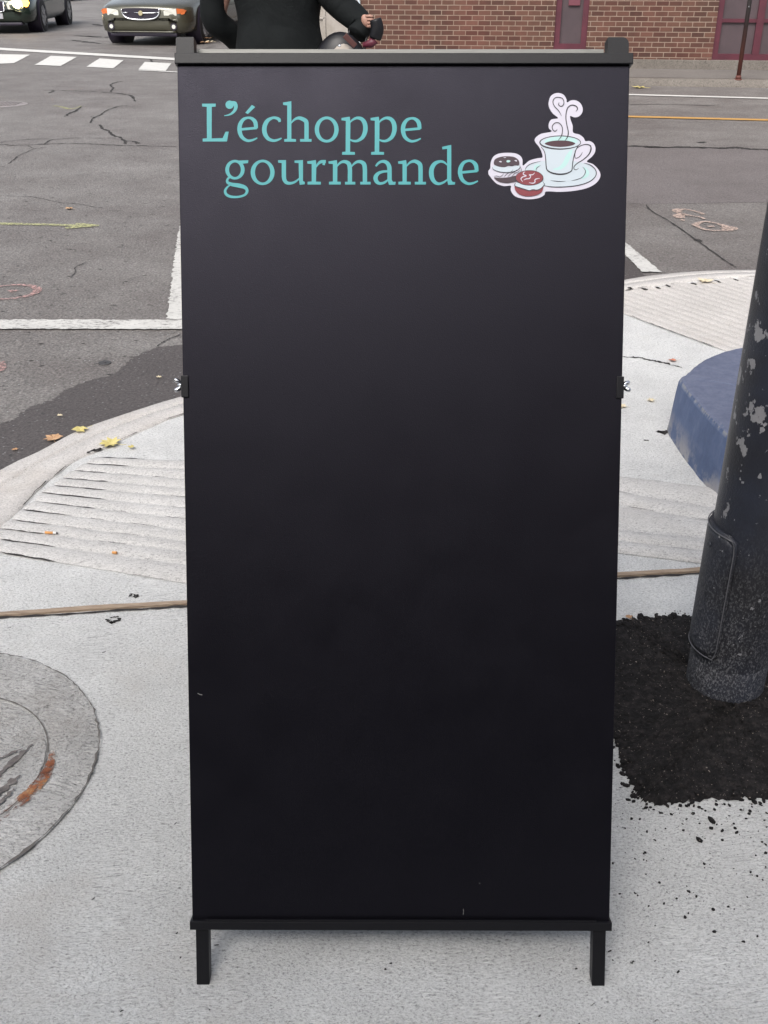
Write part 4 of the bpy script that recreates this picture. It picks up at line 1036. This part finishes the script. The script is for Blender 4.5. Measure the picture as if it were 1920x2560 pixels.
M_PANE = mat('dusty_dark_screen', (.075,.055,.062), .35, spec=.4); n = N(M_PANE); n.col(n.ramp(n.noise(3, 4), [(.3, (.065,.050,.055)), (.7, (.09,.066,.072))]))
M_STONE = mat('grey_stone', (.30,.27,.24), .8); n = N(M_STONE); n.col(n.ramp(n.noise(7, 5), [(.3, (.25,.225,.195)), (.7, (.34,.31,.28))])); n.bump(n.noise(30, 4), .004)
bld = empty('brick_building', (0, 0, 0), 'brown brick building with maroon window frames across the street', 'building')
bld.matrix_world = wall_M
def wl(name, bm, m, parent=bld, smooth=False): return obj(name, bm, m, parent, smooth)
foundz = (WP(1369, 126)[1]+WP(1500, 131)[1])/2
s_l = WP(902/K, 60)[0]; s_r = 26.0
w1l, w1r = WP(1386/K, 80/K)[0], WP(1468/K, 80/K)[0]; w1b = WP(1425/K, 125/K)[1]
w2l = WP(1788/K, 80/K)[0]; w2b = WP(1850/K, 151/K)[1]
openings = [(w1l, w1r, w1b, w1b+1.9)]
x = w2l
openings.append((x, x+2.6, w2b, 2.35))
for q in (6.4, 10.6, 14.8): openings.append((x+q, x+q+2.6, w2b, 2.35))
for q in (-1.2, 1.6, 5.0, 8.4, 12): openings.append((w1l+q, w1l+q+1.1, 3.4, 5.0))
HT = 6.4
xs = sorted({s_l, s_r, *[o_[0] for o_ in openings], *[o_[1] for o_ in openings]}); zs = sorted({foundz, HT, *[o_[2] for o_ in openings], *[o_[3] for o_ in openings]})
xs = [v for v in xs if s_l <= v <= s_r]; bm = bmesh.new()
for a, b in zip(xs, xs[1:]):
    for c_, d_ in zip(zs, zs[1:]):
        mx, mz = (a+b)/2, (c_+d_)/2
        if any(o_[0] < mx < o_[1] and o_[2] < mz < o_[3] for o_ in openings): continue
        bm.faces.new([bm.verts.new(v) for v in ((a, 0, c_), (b, 0, c_), (b, 0, d_), (a, 0, d_))])
for x0, x1, z0, z1 in openings:
    D_ = .10
    for q in (((x0,0,z0),(x1,0,z0),(x1,D_,z0),(x0,D_,z0)), ((x0,0,z1),(x0,D_,z1),(x1,D_,z1),(x1,0,z1)), ((x0,0,z0),(x0,D_,z0),(x0,D_,z1),(x0,0,z1)), ((x1,0,z0),(x1,0,z1),(x1,D_,z1),(x1,D_,z0))): bm.faces.new([bm.verts.new(v) for v in q])
bm.faces.new([bm.verts.new(v) for v in ((s_r, 0, foundz), (s_r, 9, foundz), (s_r, 9, HT), (s_r, 0, HT))])
sc_l = WP(745/K, 60)[0]
bm.faces.new([bm.verts.new(v) for v in ((sc_l, .3, 0), (sc_l, .3, HT), (sc_l, 9, HT), (sc_l, 9, 0))])
bm.faces.new([bm.verts.new(v) for v in ((sc_l, 9, 0), (sc_l, 9, HT), (s_r, 9, HT), (s_r, 9, 0))])
wall_o = wl('wall', bm, M_BRICK)
bm = bmesh.new(); box(bm, sc_l, s_r, -.05, 9.1, HT, HT+.25); wl('roof', bm, M_OLD)
bm = bmesh.new()
box(bm, s_l, s_r, -.045, .2, -.02, foundz, bev=.008)
wl('foundation', bm, M_OLD)
def window(x0, x1, z0, z1, mull=(), trans=()):
    fw = .075; f = bmesh.new()
    box(f, x0+.001, x0+fw, .03, .095, z0+.001, z1-.001); box(f, x1-fw, x1-.001, .03, .095, z0+.001, z1-.001)
    box(f, x0+fw+.0005, x1-fw-.0005, .032, .093, z0+.001, z0+fw); box(f, x0+fw+.0005, x1-fw-.0005, .032, .093, z1-fw, z1-.001)
    for m_ in mull: box(f, x0+m_-.045, x0+m_+.045, .028, .090, z0+fw+.0005, z1-fw-.0005)
    for t_ in trans: box(f, x0+fw+.001, x1-fw-.001, .040, .088, z0+t_-.022, z0+t_+.022)
    fo = wl('window', f, M_MAROON)
    g_ = bmesh.new(); box(g_, x0+fw*.5, x1-fw*.5, .070, .074, z0+fw*.5, z1-fw*.5); wl('pane', g_, M_PANE, fo)
    s_ = bmesh.new(); box(s_, x0-.02, x1+.02, -.035, .03, z0-.022, z0-.0005); wl('sill', s_, M_MAROON, fo); return fo
wf = window(*openings[0])
zt1 = WP(1430/K, 14/K)[1]
b_ = bmesh.new(); box(b_, w1l+.16, w1r-.12, .035, .066, zt1, zt1+.5, bev=.004); wl('blind', b_, mat('dull_maroon_board', (.13,.035,.05), .6), wf)
mb = WP(1898/K, 80/K)[0]-w2l; tz = WP(1840/K, 52/K)[1]-w2b
for o_ in openings[1:5]: window(*o_, mull=(mb, mb+1.15), trans=(tz, tz+.9))
for o_ in openings[5:]: window(*o_, mull=(.55,), trans=(.8,))
# grey stone corner pier with ledge and painted tag
bm = bmesh.new(); zl_ = WP(795/K, 48/K)[1]; xm = WP(809/K, 60/K)[0]
box(bm, sc_l, s_l-.0, -.05, .3, -.02, .10, bev=.004); box(bm, xm+.04, s_l, -.03, .3, .101, HT-.05); box(bm, sc_l, xm+.039, -.02, .3, .101, zl_); box(bm, sc_l, xm+.039, .05, .3, zl_+.031, HT-.05)
box(bm, sc_l, xm+.038, -.045, .3, zl_+.0005, zl_+.03, bev=.004); box(bm, xm, xm+.035, -.045, -.021, .10, zl_+.35)
wl('corner_pier', bm, M_STONE)
M_TAG = mat('pale_blue_spray_paint', (.48,.54,.60), .7)
def tagst(P, wd):
    bm = bmesh.new()
    W_ = [WP(x/K, y/K) for x, y in P]; W_ = cr([(a, b, wd) for a, b in W_], 6); tagst.k += 1
    ribbon(bm, W_, 0, conv=lambda x, y, z: (x, -.034-.001*tagst.k, y))
    wl('painted_tag', bm, M_TAG)
tagst.k = 0
Z1 = lambda x, y: (760+x/8.295, y/8.295)
for P in [[(1130,-60),(1080,-10),(1070,40),(1110,75),(1150,40),(1130,-10),(1165,-60)], [(1150,60),(1165,120),(1130,150),(1060,185),(1120,135)], [(1130,150),(1105,220),(1125,270),(1160,230),(1150,160)], [(1110,270),(1080,300),(1130,330),(1165,380)], [(1150,280),(1160,330),(1175,400)], [(1075,850),(1110,870),(1130,920),(1150,960),(1165,930)], [(1112,880),(1140,850),(1165,860)], [(1090,-160),(1140,-190),(1150,-130),(1100,-90),(1150,-60)]]: tagst([Z1(*p) for p in P], .022)
# rusty post on the far pavement
M_RUSTP = mat('rusty_painted_steel', (.16,.05,.035), .7); n = N(M_RUSTP)
sep = n.t.nodes.new('ShaderNodeSeparateXYZ'); n.l(n.tc, sep.inputs[0])
zz = n.math('ADD', sep.outputs[2], n.math('MULTIPLY', n.noise(8, 4), .25)); n.col(n.ramp(zz, [(.40, (.11,.035,.026)), (.75, (.035,.022,.022)), (.95, (.035,.03,.03))]))
pp = G(1845/K, 199.5/K, ZF); post = empty('sign_post', pp, 'thin rusty red and black metal post on the far pavement before the large window', 'post')
bm = bmesh.new(); cyl(bm, (0, 0, 0), (0, 0, 2.9), .026, .026, 12); obj('pole', bm, M_RUSTP, post)
bm = bmesh.new(); cyl(bm, (0, 0, -.002), (0, 0, .012), .055, .05, 14); cyl(bm, (0, 0, .012), (0, 0, .05), .034, .03, 14); obj('base_collar', bm, M_RUSTP, post)
bm = bmesh.new(); cyl(bm, (-.01, -.022, .80), (-.01, -.038, .80), .009, n=8); obj('bolt', bm, M_CHROME, post)
bm = bmesh.new(); cyl(bm, (0, 0, 2.9), (0, 0, 2.93), .028, .02, 12); obj('post_cap', bm, M_RUSTP, post)

# unseen shop added behind the camera to shade near pavement and darken the lower board
M_ADDED_SHOP = mat('added_dark_shopfront', (.05,.045,.042), .6); n = N(M_ADDED_SHOP); n.col(n.ramp(n.noise(3, 4), [(.3, (.02,.018,.017)), (.7, (.035,.03,.028))]))
bm = bmesh.new(); box(bm, -9, 11, -2.6, -1.9, -.02, 3.9); shop = empty('added_shade_shop', (0, -3.2, 0), 'unseen dark shopfront added behind the camera to shade the board and pavement', 'building')
for v in bm.verts: v.co.y += 2.6
obj('wall', bm, M_ADDED_SHOP, shop)
bm = bmesh.new(); box(bm, -9.2, 11.2, -.1, 1.0, 3.901, 4.2, bev=.02); obj('cornice', bm, M_ADDED_SHOP, shop)
for i in range(5):  # windows of the added, unseen shop
    bm = bmesh.new(); x = -8+i*3.8; box(bm, x, x+2.4, .68, .73, .5, 2.9); wdw = obj('window', bm, M_MAROON, shop)
    bm = bmesh.new(); box(bm, x+.1, x+2.3, .731, .74, .6, 2.8); obj('pane', bm, M_PANE, wdw)

# ------------------------------------------------------------------ cars
M_TYRE = mat('black_rubber', (.016,.015,.016), .85); M_RIM = mat('wheel_silver', (.35,.35,.36), .35, metal=.8); M_GLASS = mat('car_glass', (.10,.11,.09), .08, spec=.8)
M_TRIM = mat('dark_grille', (.012,.008,.02), .5); M_LENS = mat('headlight_lens', (.62,.62,.56), .12, spec=.8); M_AMBER = mat('amber_lens', (.55,.14,.04), .2)
M_PLATE = mat('licence_plate', (.35,.35,.38), .5)
def carpaint(name, a, b, rough=.25):
    m = mat(name, a, rough, metal=.35, coat=.6); n = N(m); n.col(n.ramp(n.noise(2, 3), [(.3, a), (.7, b)])); return m
def make_car(name, label, loc, yaw, paint_m, kind, lit=False):
    root = empty(name, loc, label, 'car', rotz=yaw)
    W2, L = .86, 4.6
    # stations along the length: y (front = 0 facing -y), half width, bottom z, hood/deck z, shoulder z
    st = [(0.0,.50,.30,.55,.46),(.03,.66,.24,.62,.50),(.12,.78,.20,.66,.56),(.30,.84,.19,.70,.62),(.62,.86,.19,.76,.68),(1.1,.87,.19,.84,.75),(1.35,.87,.19,.90,.80),(2.2,.88,.19,.93,.84),(3.3,.88,.19,.94,.85),(3.9,.86,.20,.94,.84),(4.4,.80,.24,.90,.78),(4.56,.72,.30,.80,.68),(4.6,.60,.36,.66,.6)]
    st2 = cr(st, 4); bm = bmesh.new(); rings = []
    for y, w_, zb, zt, zs in st2:
        half = [(w_*.80, zb), (w_*.97, zb+.05), (w_, zb+.16), (w_*1.0, (zb+zs)/2+.03), (w_*.985, zs-.04), (w_*.95, zs+.02), (w_*.84, zt-.015), (w_*.5, zt+.015), (0, zt+.025)]
        full = half+[(-x, z) for x, z in half[-2::-1]]
        rings.append([bm.verts.new((x, y, z)) for x, z in full])
    for a, b in zip(rings, rings[1:]):
        for i in range(len(a)-1): bm.faces.new((a[i], a[i+1], b[i+1], b[i])).smooth = True
        bm.faces.new((a[-1], a[0], b[0], b[-1]))
    bm.faces.new(rings[0]).smooth = True; bm.faces.new(rings[-1])
    body = obj('body', bm, paint_m, root)
    # cabin
    cab = cr([(1.25,.74,.90,.90),(1.7,.72,.92,1.22),(2.15,.66,.93,1.40),(2.9,.66,.94,1.42),(3.5,.66,.94,1.25),(4.0,.72,.94,.95)], 4); bm = bmesh.new(); rings = []
    for y, w_, zb, zt in cab:
        wt = w_*(1-.18*(zt-zb)/.5); half = [(w_+.04, zb-.03), (wt+.02, zb+(zt-zb)*.85), (wt*.85, zt), (0, zt+.03)]
        rings.append([bm.verts.new((x, y, z)) for x, z in half+[(-x, z) for x, z in half[-2::-1]]])
    for a, b in zip(rings, rings[1:]):
        for i in range(len(a)-1): bm.faces.new((a[i], a[i+1], b[i+1], b[i])).smooth = True
    obj('windows', bm, M_GLASS, root)
    bm = bmesh.new(); box(bm, -.60, .60, 2.1, 3.0, 1.425, 1.46, bev=.015)
    for s in (-1, 1):
        tube(bm, cr([(s*.76, 1.25, .91), (s*.71, 1.7, 1.2), (s*.62, 2.15, 1.42), (s*.62, 3.0, 1.44), (s*.66, 3.55, 1.25), (s*.72, 4.0, .96)], 4), .028, 8)
        tube(bm, [(s*.79, 2.6, .94), (s*.64, 2.62, 1.42)], .03, 8)
    obj('roof', bm, paint_m, root, True)
    for s in (-1, 1):
        bm = bmesh.new(); b2 = bmesh.new(); bmesh.ops.create_icosphere(b2, subdivisions=2, radius=1); merge(bm, b2, 0, Matrix.Translation((s*.97, 1.62, 1.0)) @ Matrix.Diagonal((.11, .06, .075, 1)))
        tube(bm, [(s*.84, 1.62, .93), (s*.93, 1.62, .97)], .02, 6); obj('mirror', bm, paint_m, root, True)
        for yy in (.86, 3.62):
            bm = bmesh.new(); cyl(bm, (s*.89, yy, .315), (s*.60, yy, .315), .35, .35, 32); obj('wheel_arch', bm, M_TRIM, root)
            bm = bmesh.new(); tr = []
            for q, x in ((.20, .90), (.295, .905), (.315, .88), (.315, .74), (.29, .70)): tr.append([bm.verts.new((s*x, yy+q*math.cos(2*math.pi*i/32), .315+q*math.sin(2*math.pi*i/32))) for i in range(32)])
            for a, b in zip(tr, tr[1:]):
                for i in range(32): bm.faces.new((a[i], a[(i+1) % 32], b[(i+1) % 32], b[i])).smooth = True
            wh = obj('wheel', bm, M_TYRE, root)
            bm = bmesh.new(); cyl(bm, (s*.70, yy, .315), (s*.893, yy, .315), .198, .198, 28)
            for k_ in range(7):
                t = 2*math.pi*k_/7; M = Matrix.Translation((s*.9, yy, .315)) @ Matrix.Rotation(t, 4, 'X'); box(bm, -.008, .008, -.02, .02, .04, .18, M=M)
            obj('rim', bm, M_RIM, wh)
    bm = bmesh.new(); box(bm, -.62, .62, .02, .25, .16, .22, bev=.02); obj('lower_intake', bm, M_TRIM, root)
    def front_y(x):      # nose curvature in plan
        a = abs(x); return .0 if a < .45 else (a-.45)**2*1.0
    def face_patch(nm, pts, m, dy, thick=.03, parent=root):
        bm = bmesh.new(); A_ = [bm.verts.new((x, front_y(x)+dy, z)) for x, z in pts]; B_ = [bm.verts.new((x, front_y(x)+dy+thick, z)) for x, z in pts]
        for t in tessellate_polygon([[Vector((x, z, 0)) for x, z in pts]]): bm.faces.new([A_[i] for i in t]); bm.faces.new([B_[i] for i in t])
        for i in range(len(pts)): bm.faces.new((A_[i], A_[(i+1) % len(pts)], B_[(i+1) % len(pts)], B_[i]))
        return obj(nm, bm, m, parent)
    if kind == 'oval':
        gp = cr([(-.34,.60),(-.33,.52),(-.24,.455),(0,.435),(.24,.455),(.33,.52),(.34,.60),(.15,.615),(-.15,.615)], 4, True)
        gr = face_patch('grille', gp, M_TRIM, -.012, .04)
        bm = bmesh.new(); tube(bm, [(x, -.022, z) for x, z in cr([(-.345,.60),(-.335,.52),(-.24,.452),(0,.430),(.24,.452),(.335,.52),(.345,.60)], 5)], .014, 8); tube(bm, [(-.34,-.02,.545),(-.23,-.022,.54)], .010, 6); tube(bm, [(-.12,-.02,.545),(0,-.024,.538),(.20,-.02,.54),(.335,-.018,.548)], .010, 6); obj('grille_trim', bm, M_CHROME, gr, True)
        bm = bmesh.new(); cyl(bm, (0,-.014,.535), (0,-.04,.535), .045, .038, 18); obj('badge', bm, mat('gold_badge', (.45,.40,.25), .4, metal=.6), gr)
        for s in (-1, 1):
            hl = face_patch('headlight', [(s*x, z) for x, z in [(.42,.50),(.42,.575),(.48,.595),(.64,.61),(.64,.50)]], M_LENS, -.008, .06)
            face_patch('turn_signal', [(s*x, z) for x, z in [(.645,.50),(.645,.61),(.74,.60),(.785,.57),(.76,.52)]], M_AMBER, .0, .12, hl)
            bm = bmesh.new(); cyl(bm, (s*.58, .0, .32), (s*.58, .06, .32), .06, .06, 16, 0); cyl(bm, (s*.58, -.004, .32), (s*.58, -.0005, .32), .035, .035, 12, 1); obj('fog_light', bm, [M_TRIM, M_LENS], root)
        bm = bmesh.new(); tube(bm, [(x, front_y(x)-.012, .235) for x in [-.62+.062*i for i in range(21)]], .012, 6); obj('bumper_lip', bm, paint_m, root, True)
    else:
        gp = [(-.30,.43),(-.32,.62),(.32,.62),(.30,.43)]; gr = face_patch('grille', gp, M_TRIM, -.012, .04)
        bm = bmesh.new(); tube(bm, [(-.31,-.022,.62),(-.30,-.022,.435),(-.24,-.022,.42),(.24,-.022,.42),(.30,-.022,.435),(.31,-.022,.62)], .012, 6); tube(bm, [(-.24,-.026,.44),(.20,-.026,.61)], .014, 6); cyl(bm, (0,-.02,.53), (0,-.042,.53), .032, .03, 6); obj('grille_trim', bm, M_CHROME, gr)
        bm = bmesh.new(); box(bm, -.26, .26, -.03, -.012, .29, .39, bev=.004); obj('licence_plate', bm, M_PLATE, root)
        for s in (-1, 1):
            hl = face_patch('headlight', [(s*x, z) for x, z in [(.38,.47),(.36,.56),(.42,.62),(.66,.65),(.68,.50),(.60,.47)]], M_LENS, -.008, .06)
            face_patch('turn_signal', [(s*x, z) for x, z in [(.685,.50),(.665,.64),(.75,.64),(.79,.58),(.76,.51)]], M_AMBER if not lit else M_AMBLIT, .0, .14, hl)
            if lit:
                bm = bmesh.new(); cyl(bm, (s*.57, -.03, .565), (s*.57, .0, .565), .075, .08, 20); obj('lamp_bulb', bm, M_HEADLIT, hl)
    return root
M_HEADLIT = mat('lit_headlamp', (1,.9,.6), .3, emit=(1,.78,.42), es=18); M_AMBLIT = mat('lit_amber', (1,.5,.1), .3, emit=(1,.42,.05), es=5)
P_GOLD = carpaint('olive_gold_paint', (.062,.060,.042), (.078,.076,.054)); P_GREEN = carpaint('dark_green_paint', (.014,.024,.018), (.022,.034,.026)); P_NAVY = carpaint('navy_paint', (.012,.012,.03), (.02,.02,.04))
# car with oval grille: front centre under photo x ~ 372 (source px), bumper bottom y ~ 108
c1 = G(376/K, 110/K, ZR); car1 = make_car('sedan_car', 'olive gold sedan with oval chrome grille and unlit lamps beyond the crossing', (c1.x, c1.y-.55, ZR), R(-9), P_GOLD, 'oval')
c2 = G(18/K, 80/K, ZR); car2 = make_car('sedan_car', 'dark green sedan with glowing headlamp and diagonal grille bar at the left picture edge', (c2.x-.05, c2.y-.75, ZR), R(4), P_GREEN, 'slab', True)
c3 = G(196/K, 3/K, ZR); car3 = make_car('sedan_car', 'far dark navy sedan of which only the wheels show between the two nearer cars', (c3.x-.2, c3.y+.2, ZR), R(70), P_NAVY, 'slab')

# ------------------------------------------------------------------ person seen from behind
M_SKIN = mat('skin', (.36,.20,.15), .55); M_JACKET = mat('black_wool', (.010,.012,.013), .85, spec=.25); n = N(M_JACKET)
n.col(n.ramp(n.noise(6, 4), [(.3, (.0025,.0035,.004)), (.7, (.006,.008,.0085))])); b1 = n.bump(n.noise(5, 3, .5, None, 1.5), .025, .5); n.bump(n.noise(220, 3), .002, .5, b1)
M_TROUSER = mat('charcoal_trousers', (.02,.017,.024), .85); M_HAIR = mat('dark_brown_hair', (.02,.013,.009), .6); M_SHOE = mat('black_leather', (.012,.011,.011), .35)
def skin_obj(name, verts, edges, radii, m, parent, root=0, sub=2):
    me = bpy.data.meshes.new(name); me.from_pydata(verts, edges, []); me.materials.append(m)
    o = bpy.data.objects.new(name, me); C.objects.link(o); o.parent = parent
    sk = o.modifiers.new('skin', 'SKIN'); sk.use_smooth_shade = True
    if not me.skin_vertices: pass
    lay = me.skin_vertices[0].data if me.skin_vertices else None
    for i, v in enumerate(lay): v.radius = radii[i] if isinstance(radii[i], tuple) else (radii[i], radii[i]); v.use_root = (i == root)
    ss = o.modifiers.new('sub', 'SUBSURF'); ss.levels = sub; ss.render_levels = sub
    return o
PY = 5.25
pt = at(603, 60, PY); px0 = pt.x
person = empty('person', (px0, PY, ZR), 'person seen from behind in a black wool jacket, right arm held out beyond the sign', 'person')
def L_(x, y, z): return (x-px0, y-PY, z-ZR)
el = at(466, 42, PY+.0); er = at(716, 8, PY-.05); hr_ = at(774, 62, PY-.12)
zb = -ZR
J = {}
bodyv = [(0,0,.98),(0,0,1.10),(0,.01,1.28),(0,.01,1.45),(0,0,1.55),(0,-.01,1.60),(0,.01,1.68),(0,.01,1.76),   # 0 pelvis..7 head top
 L_(px0-.17, PY, 1.43), L_(el.x, PY+.02, el.z), L_(el.x+.14, PY+.13, .98), L_(el.x+.20, PY+.17, .93),
 L_(px0+.17, PY, 1.43), L_(er.x+.04, PY-.05, er.z-.005), L_(er.x+.13, PY-.09, hr_.z+.02), L_(hr_.x-.01, PY-.12, hr_.z-.02),
 (-.09,0,.93),(-.10,-.01,.50),(-.10,.02,.09),(-.10,.13,.035), (.09,0,.93),(.10,-.01,.50),(.10,.02,.09),(.10,.13,.035)]
bede = [(0,1),(1,2),(2,3),(3,4),(4,5),(5,6),(6,7),(3,8),(8,9),(9,10),(10,11),(3,12),(12,13),(13,14),(14,15),(0,16),(16,17),(17,18),(18,19),(0,20),(20,21),(21,22),(22,23)]
brad = [(.15,.10),(.135,.09),(.15,.10),(.12,.08),.055,.06,(.085,.095),.06,.05,.042,.03,.026,.05,.042,.03,.024,.085,.055,.038,.03,.085,.055,.038,.03]
bodyv = [(x, -y, z) if False else (x, y, z) for x, y, z in bodyv]
body = skin_obj('body', bodyv, bede, brad, M_SKIN, person)
# jacket: lofted torso + sleeves grown from it
def loft(name, rings, m, parent, n_=28, capt=False):
    bm = bmesh.new(); prev = None
    for (cx, cy, z, rx, ry) in cr(rings, 4):
        row = [bm.verts.new((cx+rx*math.cos(2*math.pi*i/n_)*(1+.02*math.sin(5*i+z*17)), cy+ry*math.sin(2*math.pi*i/n_), z)) for i in range(n_)]
        if prev:
            for i in range(n_): bm.faces.new((prev[i], prev[(i+1) % n_], row[(i+1) % n_], row[i])).smooth = True
        prev = row
    if capt: bm.faces.new(prev)
    return obj(name, bm, m, parent, True)
jk = loft('jacket', [(0,0,.82,.232,.15),(0,0,.90,.225,.145),(0,0,1.02,.206,.138),(0,0,1.13,.185,.125),(0,0,1.25,.205,.125),(0,.0,1.38,.215,.12),(0,0,1.46,.17,.10),(0,0,1.52,.09,.08),(0,0,1.55,.075,.07)], M_JACKET, person)
def sleeve(P, rad):
    bm = bmesh.new(); Q = cr([(*p, r_) for p, r_ in zip(P, rad)], 6); tube(bm, [q[:3] for q in Q], [q[3] for q in Q], 18); return obj('sleeve', bm, M_JACKET, jk, True)
sleeve([L_(px0-.18, PY, 1.46), L_(px0-.215, PY, 1.34), L_(el.x-.0, PY, 1.20), L_(el.x-.005, PY+.01, el.z), L_(el.x+.055, PY+.07, 1.03), L_(el.x+.14, PY+.13, .93)], [.07,.068,.058,.060,.055,.05])
sleeve([L_(px0+.18, PY, 1.46), L_(px0+.21, PY-.01, 1.34), L_(er.x-.02, PY-.03, er.z+.06), L_(er.x+.04, PY-.05, er.z-.005), L_(er.x+.13, PY-.09, hr_.z+.02), L_(hr_.x-.01, PY-.12, hr_.z-.025)], [.07,.072,.062,.062,.054,.045])
bm = bmesh.new()
for s in (-1, 1):
    pass
for s in (-1, 1):
    loft('trouser_leg', [(s*.10,.01,.05,.085,.10),(s*.10,0,.10,.085,.095),(s*.105,0,.5,.09,.095),(s*.10,0,.75,.105,.11),(s*.085,0,.95,.115,.125)], M_TROUSER, person)
    bm2 = bmesh.new(); b3 = bmesh.new(); bmesh.ops.create_icosphere(b3, subdivisions=3, radius=1)
    for v in b3.verts:
        if v.co.z < -.5: v.co.z = -.5
    merge(bm2, b3, 0, Matrix.Translation((s*.10, .07, .03)) @ Matrix.Diagonal((.05, .145, .055, 1))); obj('shoe', bm2, M_SHOE, person, True)
bm = bmesh.new(); b3 = bmesh.new(); bmesh.ops.create_icosphere(b3, subdivisions=3, radius=1)
for v in b3.verts: v.co *= 1+.03*math.sin(9*v.co.x)*math.cos(11*v.co.z)
merge(bm, b3, 0, Matrix.Translation((0, -.012, 1.705)) @ Matrix.Diagonal((.088, .10, .105, 1))); obj('hair', bm, M_HAIR, person, True)
bm = bmesh.new()          # ears and nose/face detail on the far side of the head
for s in (-1, 1): b3 = bmesh.new(); bmesh.ops.create_icosphere(b3, subdivisions=2, radius=1); merge(bm, b3, 0, Matrix.Translation((s*.090, .015, 1.665)) @ Matrix.Diagonal((.014, .022, .034, 1)))
tube(bm, [(0,.10,1.68),(0,.122,1.65),(0,.108,1.635)], [.008,.014,.010], 8); obj('face', bm, M_SKIN, person, True)
bm = bmesh.new()
for s in (-1, 1): b3 = bmesh.new(); bmesh.ops.create_icosphere(b3, subdivisions=2, radius=.012); merge(bm, b3, 0, Matrix.Translation((s*.032, .098, 1.685)))
tube(bm, [(-.025,.100,1.612),(0,.106,1.61),(.025,.100,1.612)], .005, 6); obj('eyes_and_mouth', bm, M_LD, person, True)
# right hand gripping a black handle
hp = Vector(L_(hr_.x+.045, PY-.14, hr_.z+.0)); bm = bmesh.new()
b3 = bmesh.new(); bmesh.ops.create_icosphere(b3, subdivisions=3, radius=1); merge(bm, b3, 0, Matrix.Translation(hp+Vector((-.006, 0, .028))) @ Matrix.Rotation(-.5, 4, 'Y') @ Matrix.Diagonal((.030, .022, .042, 1)))
for k_ in range(4):
    o_ = Vector((.020+k_*.004, -.012, .055-k_*.019)); tube(bm, cr([tuple(hp+o_+Vector((-.030,.004,.0))), tuple(hp+o_+Vector((-.006,-.014,.003))), tuple(hp+o_+Vector((.012,-.010,.0))), tuple(hp+o_+Vector((.016,.010,-.002)))], 3), [.0095,.0095,.0092,.009,.009,.0088,.0085,.0082,.008,.0075], 8)
tube(bm, cr([tuple(hp+Vector((-.02,.012,.03))), tuple(hp+Vector((.004,.020,.045))), tuple(hp+Vector((.022,.010,.05)))], 3), [.011,.011,.0105,.010,.010,.0095,.009], 8)
for v in bm.verts: v.co = hp+(v.co-hp)*.70+Vector((-.004, 0, .012))
obj('hand', bm, M_SKIN, person, True)
M_BAG = mat('black_patent_leather', (.004,.0035,.005), .42, spec=.35); M_REDG = mat('red_plastic', (.10,.015,.03), .5); M_BEIGE = mat('beige_canvas', (.34,.30,.26), .8); M_BRN = mat('brown_leather', (.07,.025,.022), .5)
gp_ = Vector((hp.x+px0+.010, PY-.185, hp.z+ZR+.012))
hd = empty('handlebar_grip', gp_+Vector((0,0,-.03)), 'short black grip with red lower end held in the outstretched hand', 'handle')
bm = bmesh.new(); tube(bm, cr([(.022,0,.06),(.030,0,.02),(.020,0,-.02)], 4), [.026,.027,.028,.029,.03,.030,.029,.028,.026], 14); obj('grip', bm, M_BLACKMETAL, hd, True)
bm = bmesh.new(); tube(bm, [(.018,0,-.022),(.0,0,-.040),(-.035,0,-.046)], [.022,.018,.010], 12); obj('grip_end', bm, M_REDG, hd, True)
# rounded bag below the arm
bt = at(735, 68, PY-.2); bag = empty('shoulder_bag', (bt.x, PY-.2, bt.z-.30), 'glossy black rounded bag with bright stud and pale beige pocket under the arm', 'bag')
def dome(bm, w_, h_, d_, cx=0, cz=0, cy=0, mi=0):
    b3 = bmesh.new(); bmesh.ops.create_uvsphere(b3, u_segments=28, v_segments=16, radius=1)
    for v in b3.verts:
        if v.co.z < -.2: v.co.z = -.2+(v.co.z+.2)*.3
    merge(bm, b3, mi, Matrix.Translation((cx, cy, cz)) @ Matrix.Diagonal((w_, d_, h_, 1)))
bm = bmesh.new(); dome(bm, .135, .20, .07, .0, .10); obj('body', bm, M_BAG, bag, True)
pk = at(742, 83, PY-.28); bm = bmesh.new(); dome(bm, .075, .13, .03, pk.x-bt.x, .125, -.065); obj('pocket', bm, M_BEIGE, bag, True)
sp_ = at(733, 70, PY-.29); bm = bmesh.new(); b3 = bmesh.new(); bmesh.ops.create_icosphere(b3, subdivisions=2, radius=.0085); merge(bm, b3, 0, Matrix.Translation(Vector((sp_.x-bt.x, -.068, .245)))); obj('stud', bm, M_CHROME, bag, True)
bm = bmesh.new(); q0 = at(744, 76, PY-.3); q1 = at(762, 92, PY-.3)
box(bm, 0, .065, -.004, .004, -.012, .012, bev=.003, M=Matrix.Translation((q0.x-bt.x, -.095, q0.z-(bt.z-.30))) @ Matrix.Rotation(.75, 4, 'Y')); obj('flap', bm, M_BRN, bag)
bm = bmesh.new(); tube(bm, cr([(.02,.04,.24),(.05,.10,.32),(.09,.14,.36),(.12,.10,.32),(.10,.03,.20)], 5), .006, 8); obj('strap', bm, M_BAG, bag, True)
# orange leaves lying by the far pavement corner
for i, (x, y) in enumerate([(518,98),(524,106),(513,108)]):
    leaf(x/K, y/K, .16, ML_O if i != 1 else ML_P, ['orange leaf on the far pavement left of the person, farthest of three','pale leaf on the far pavement left of the person, middle of three','orange leaf on the far pavement left of the person, nearest of three'][i], z=ZF, zl=.01, rot=i)
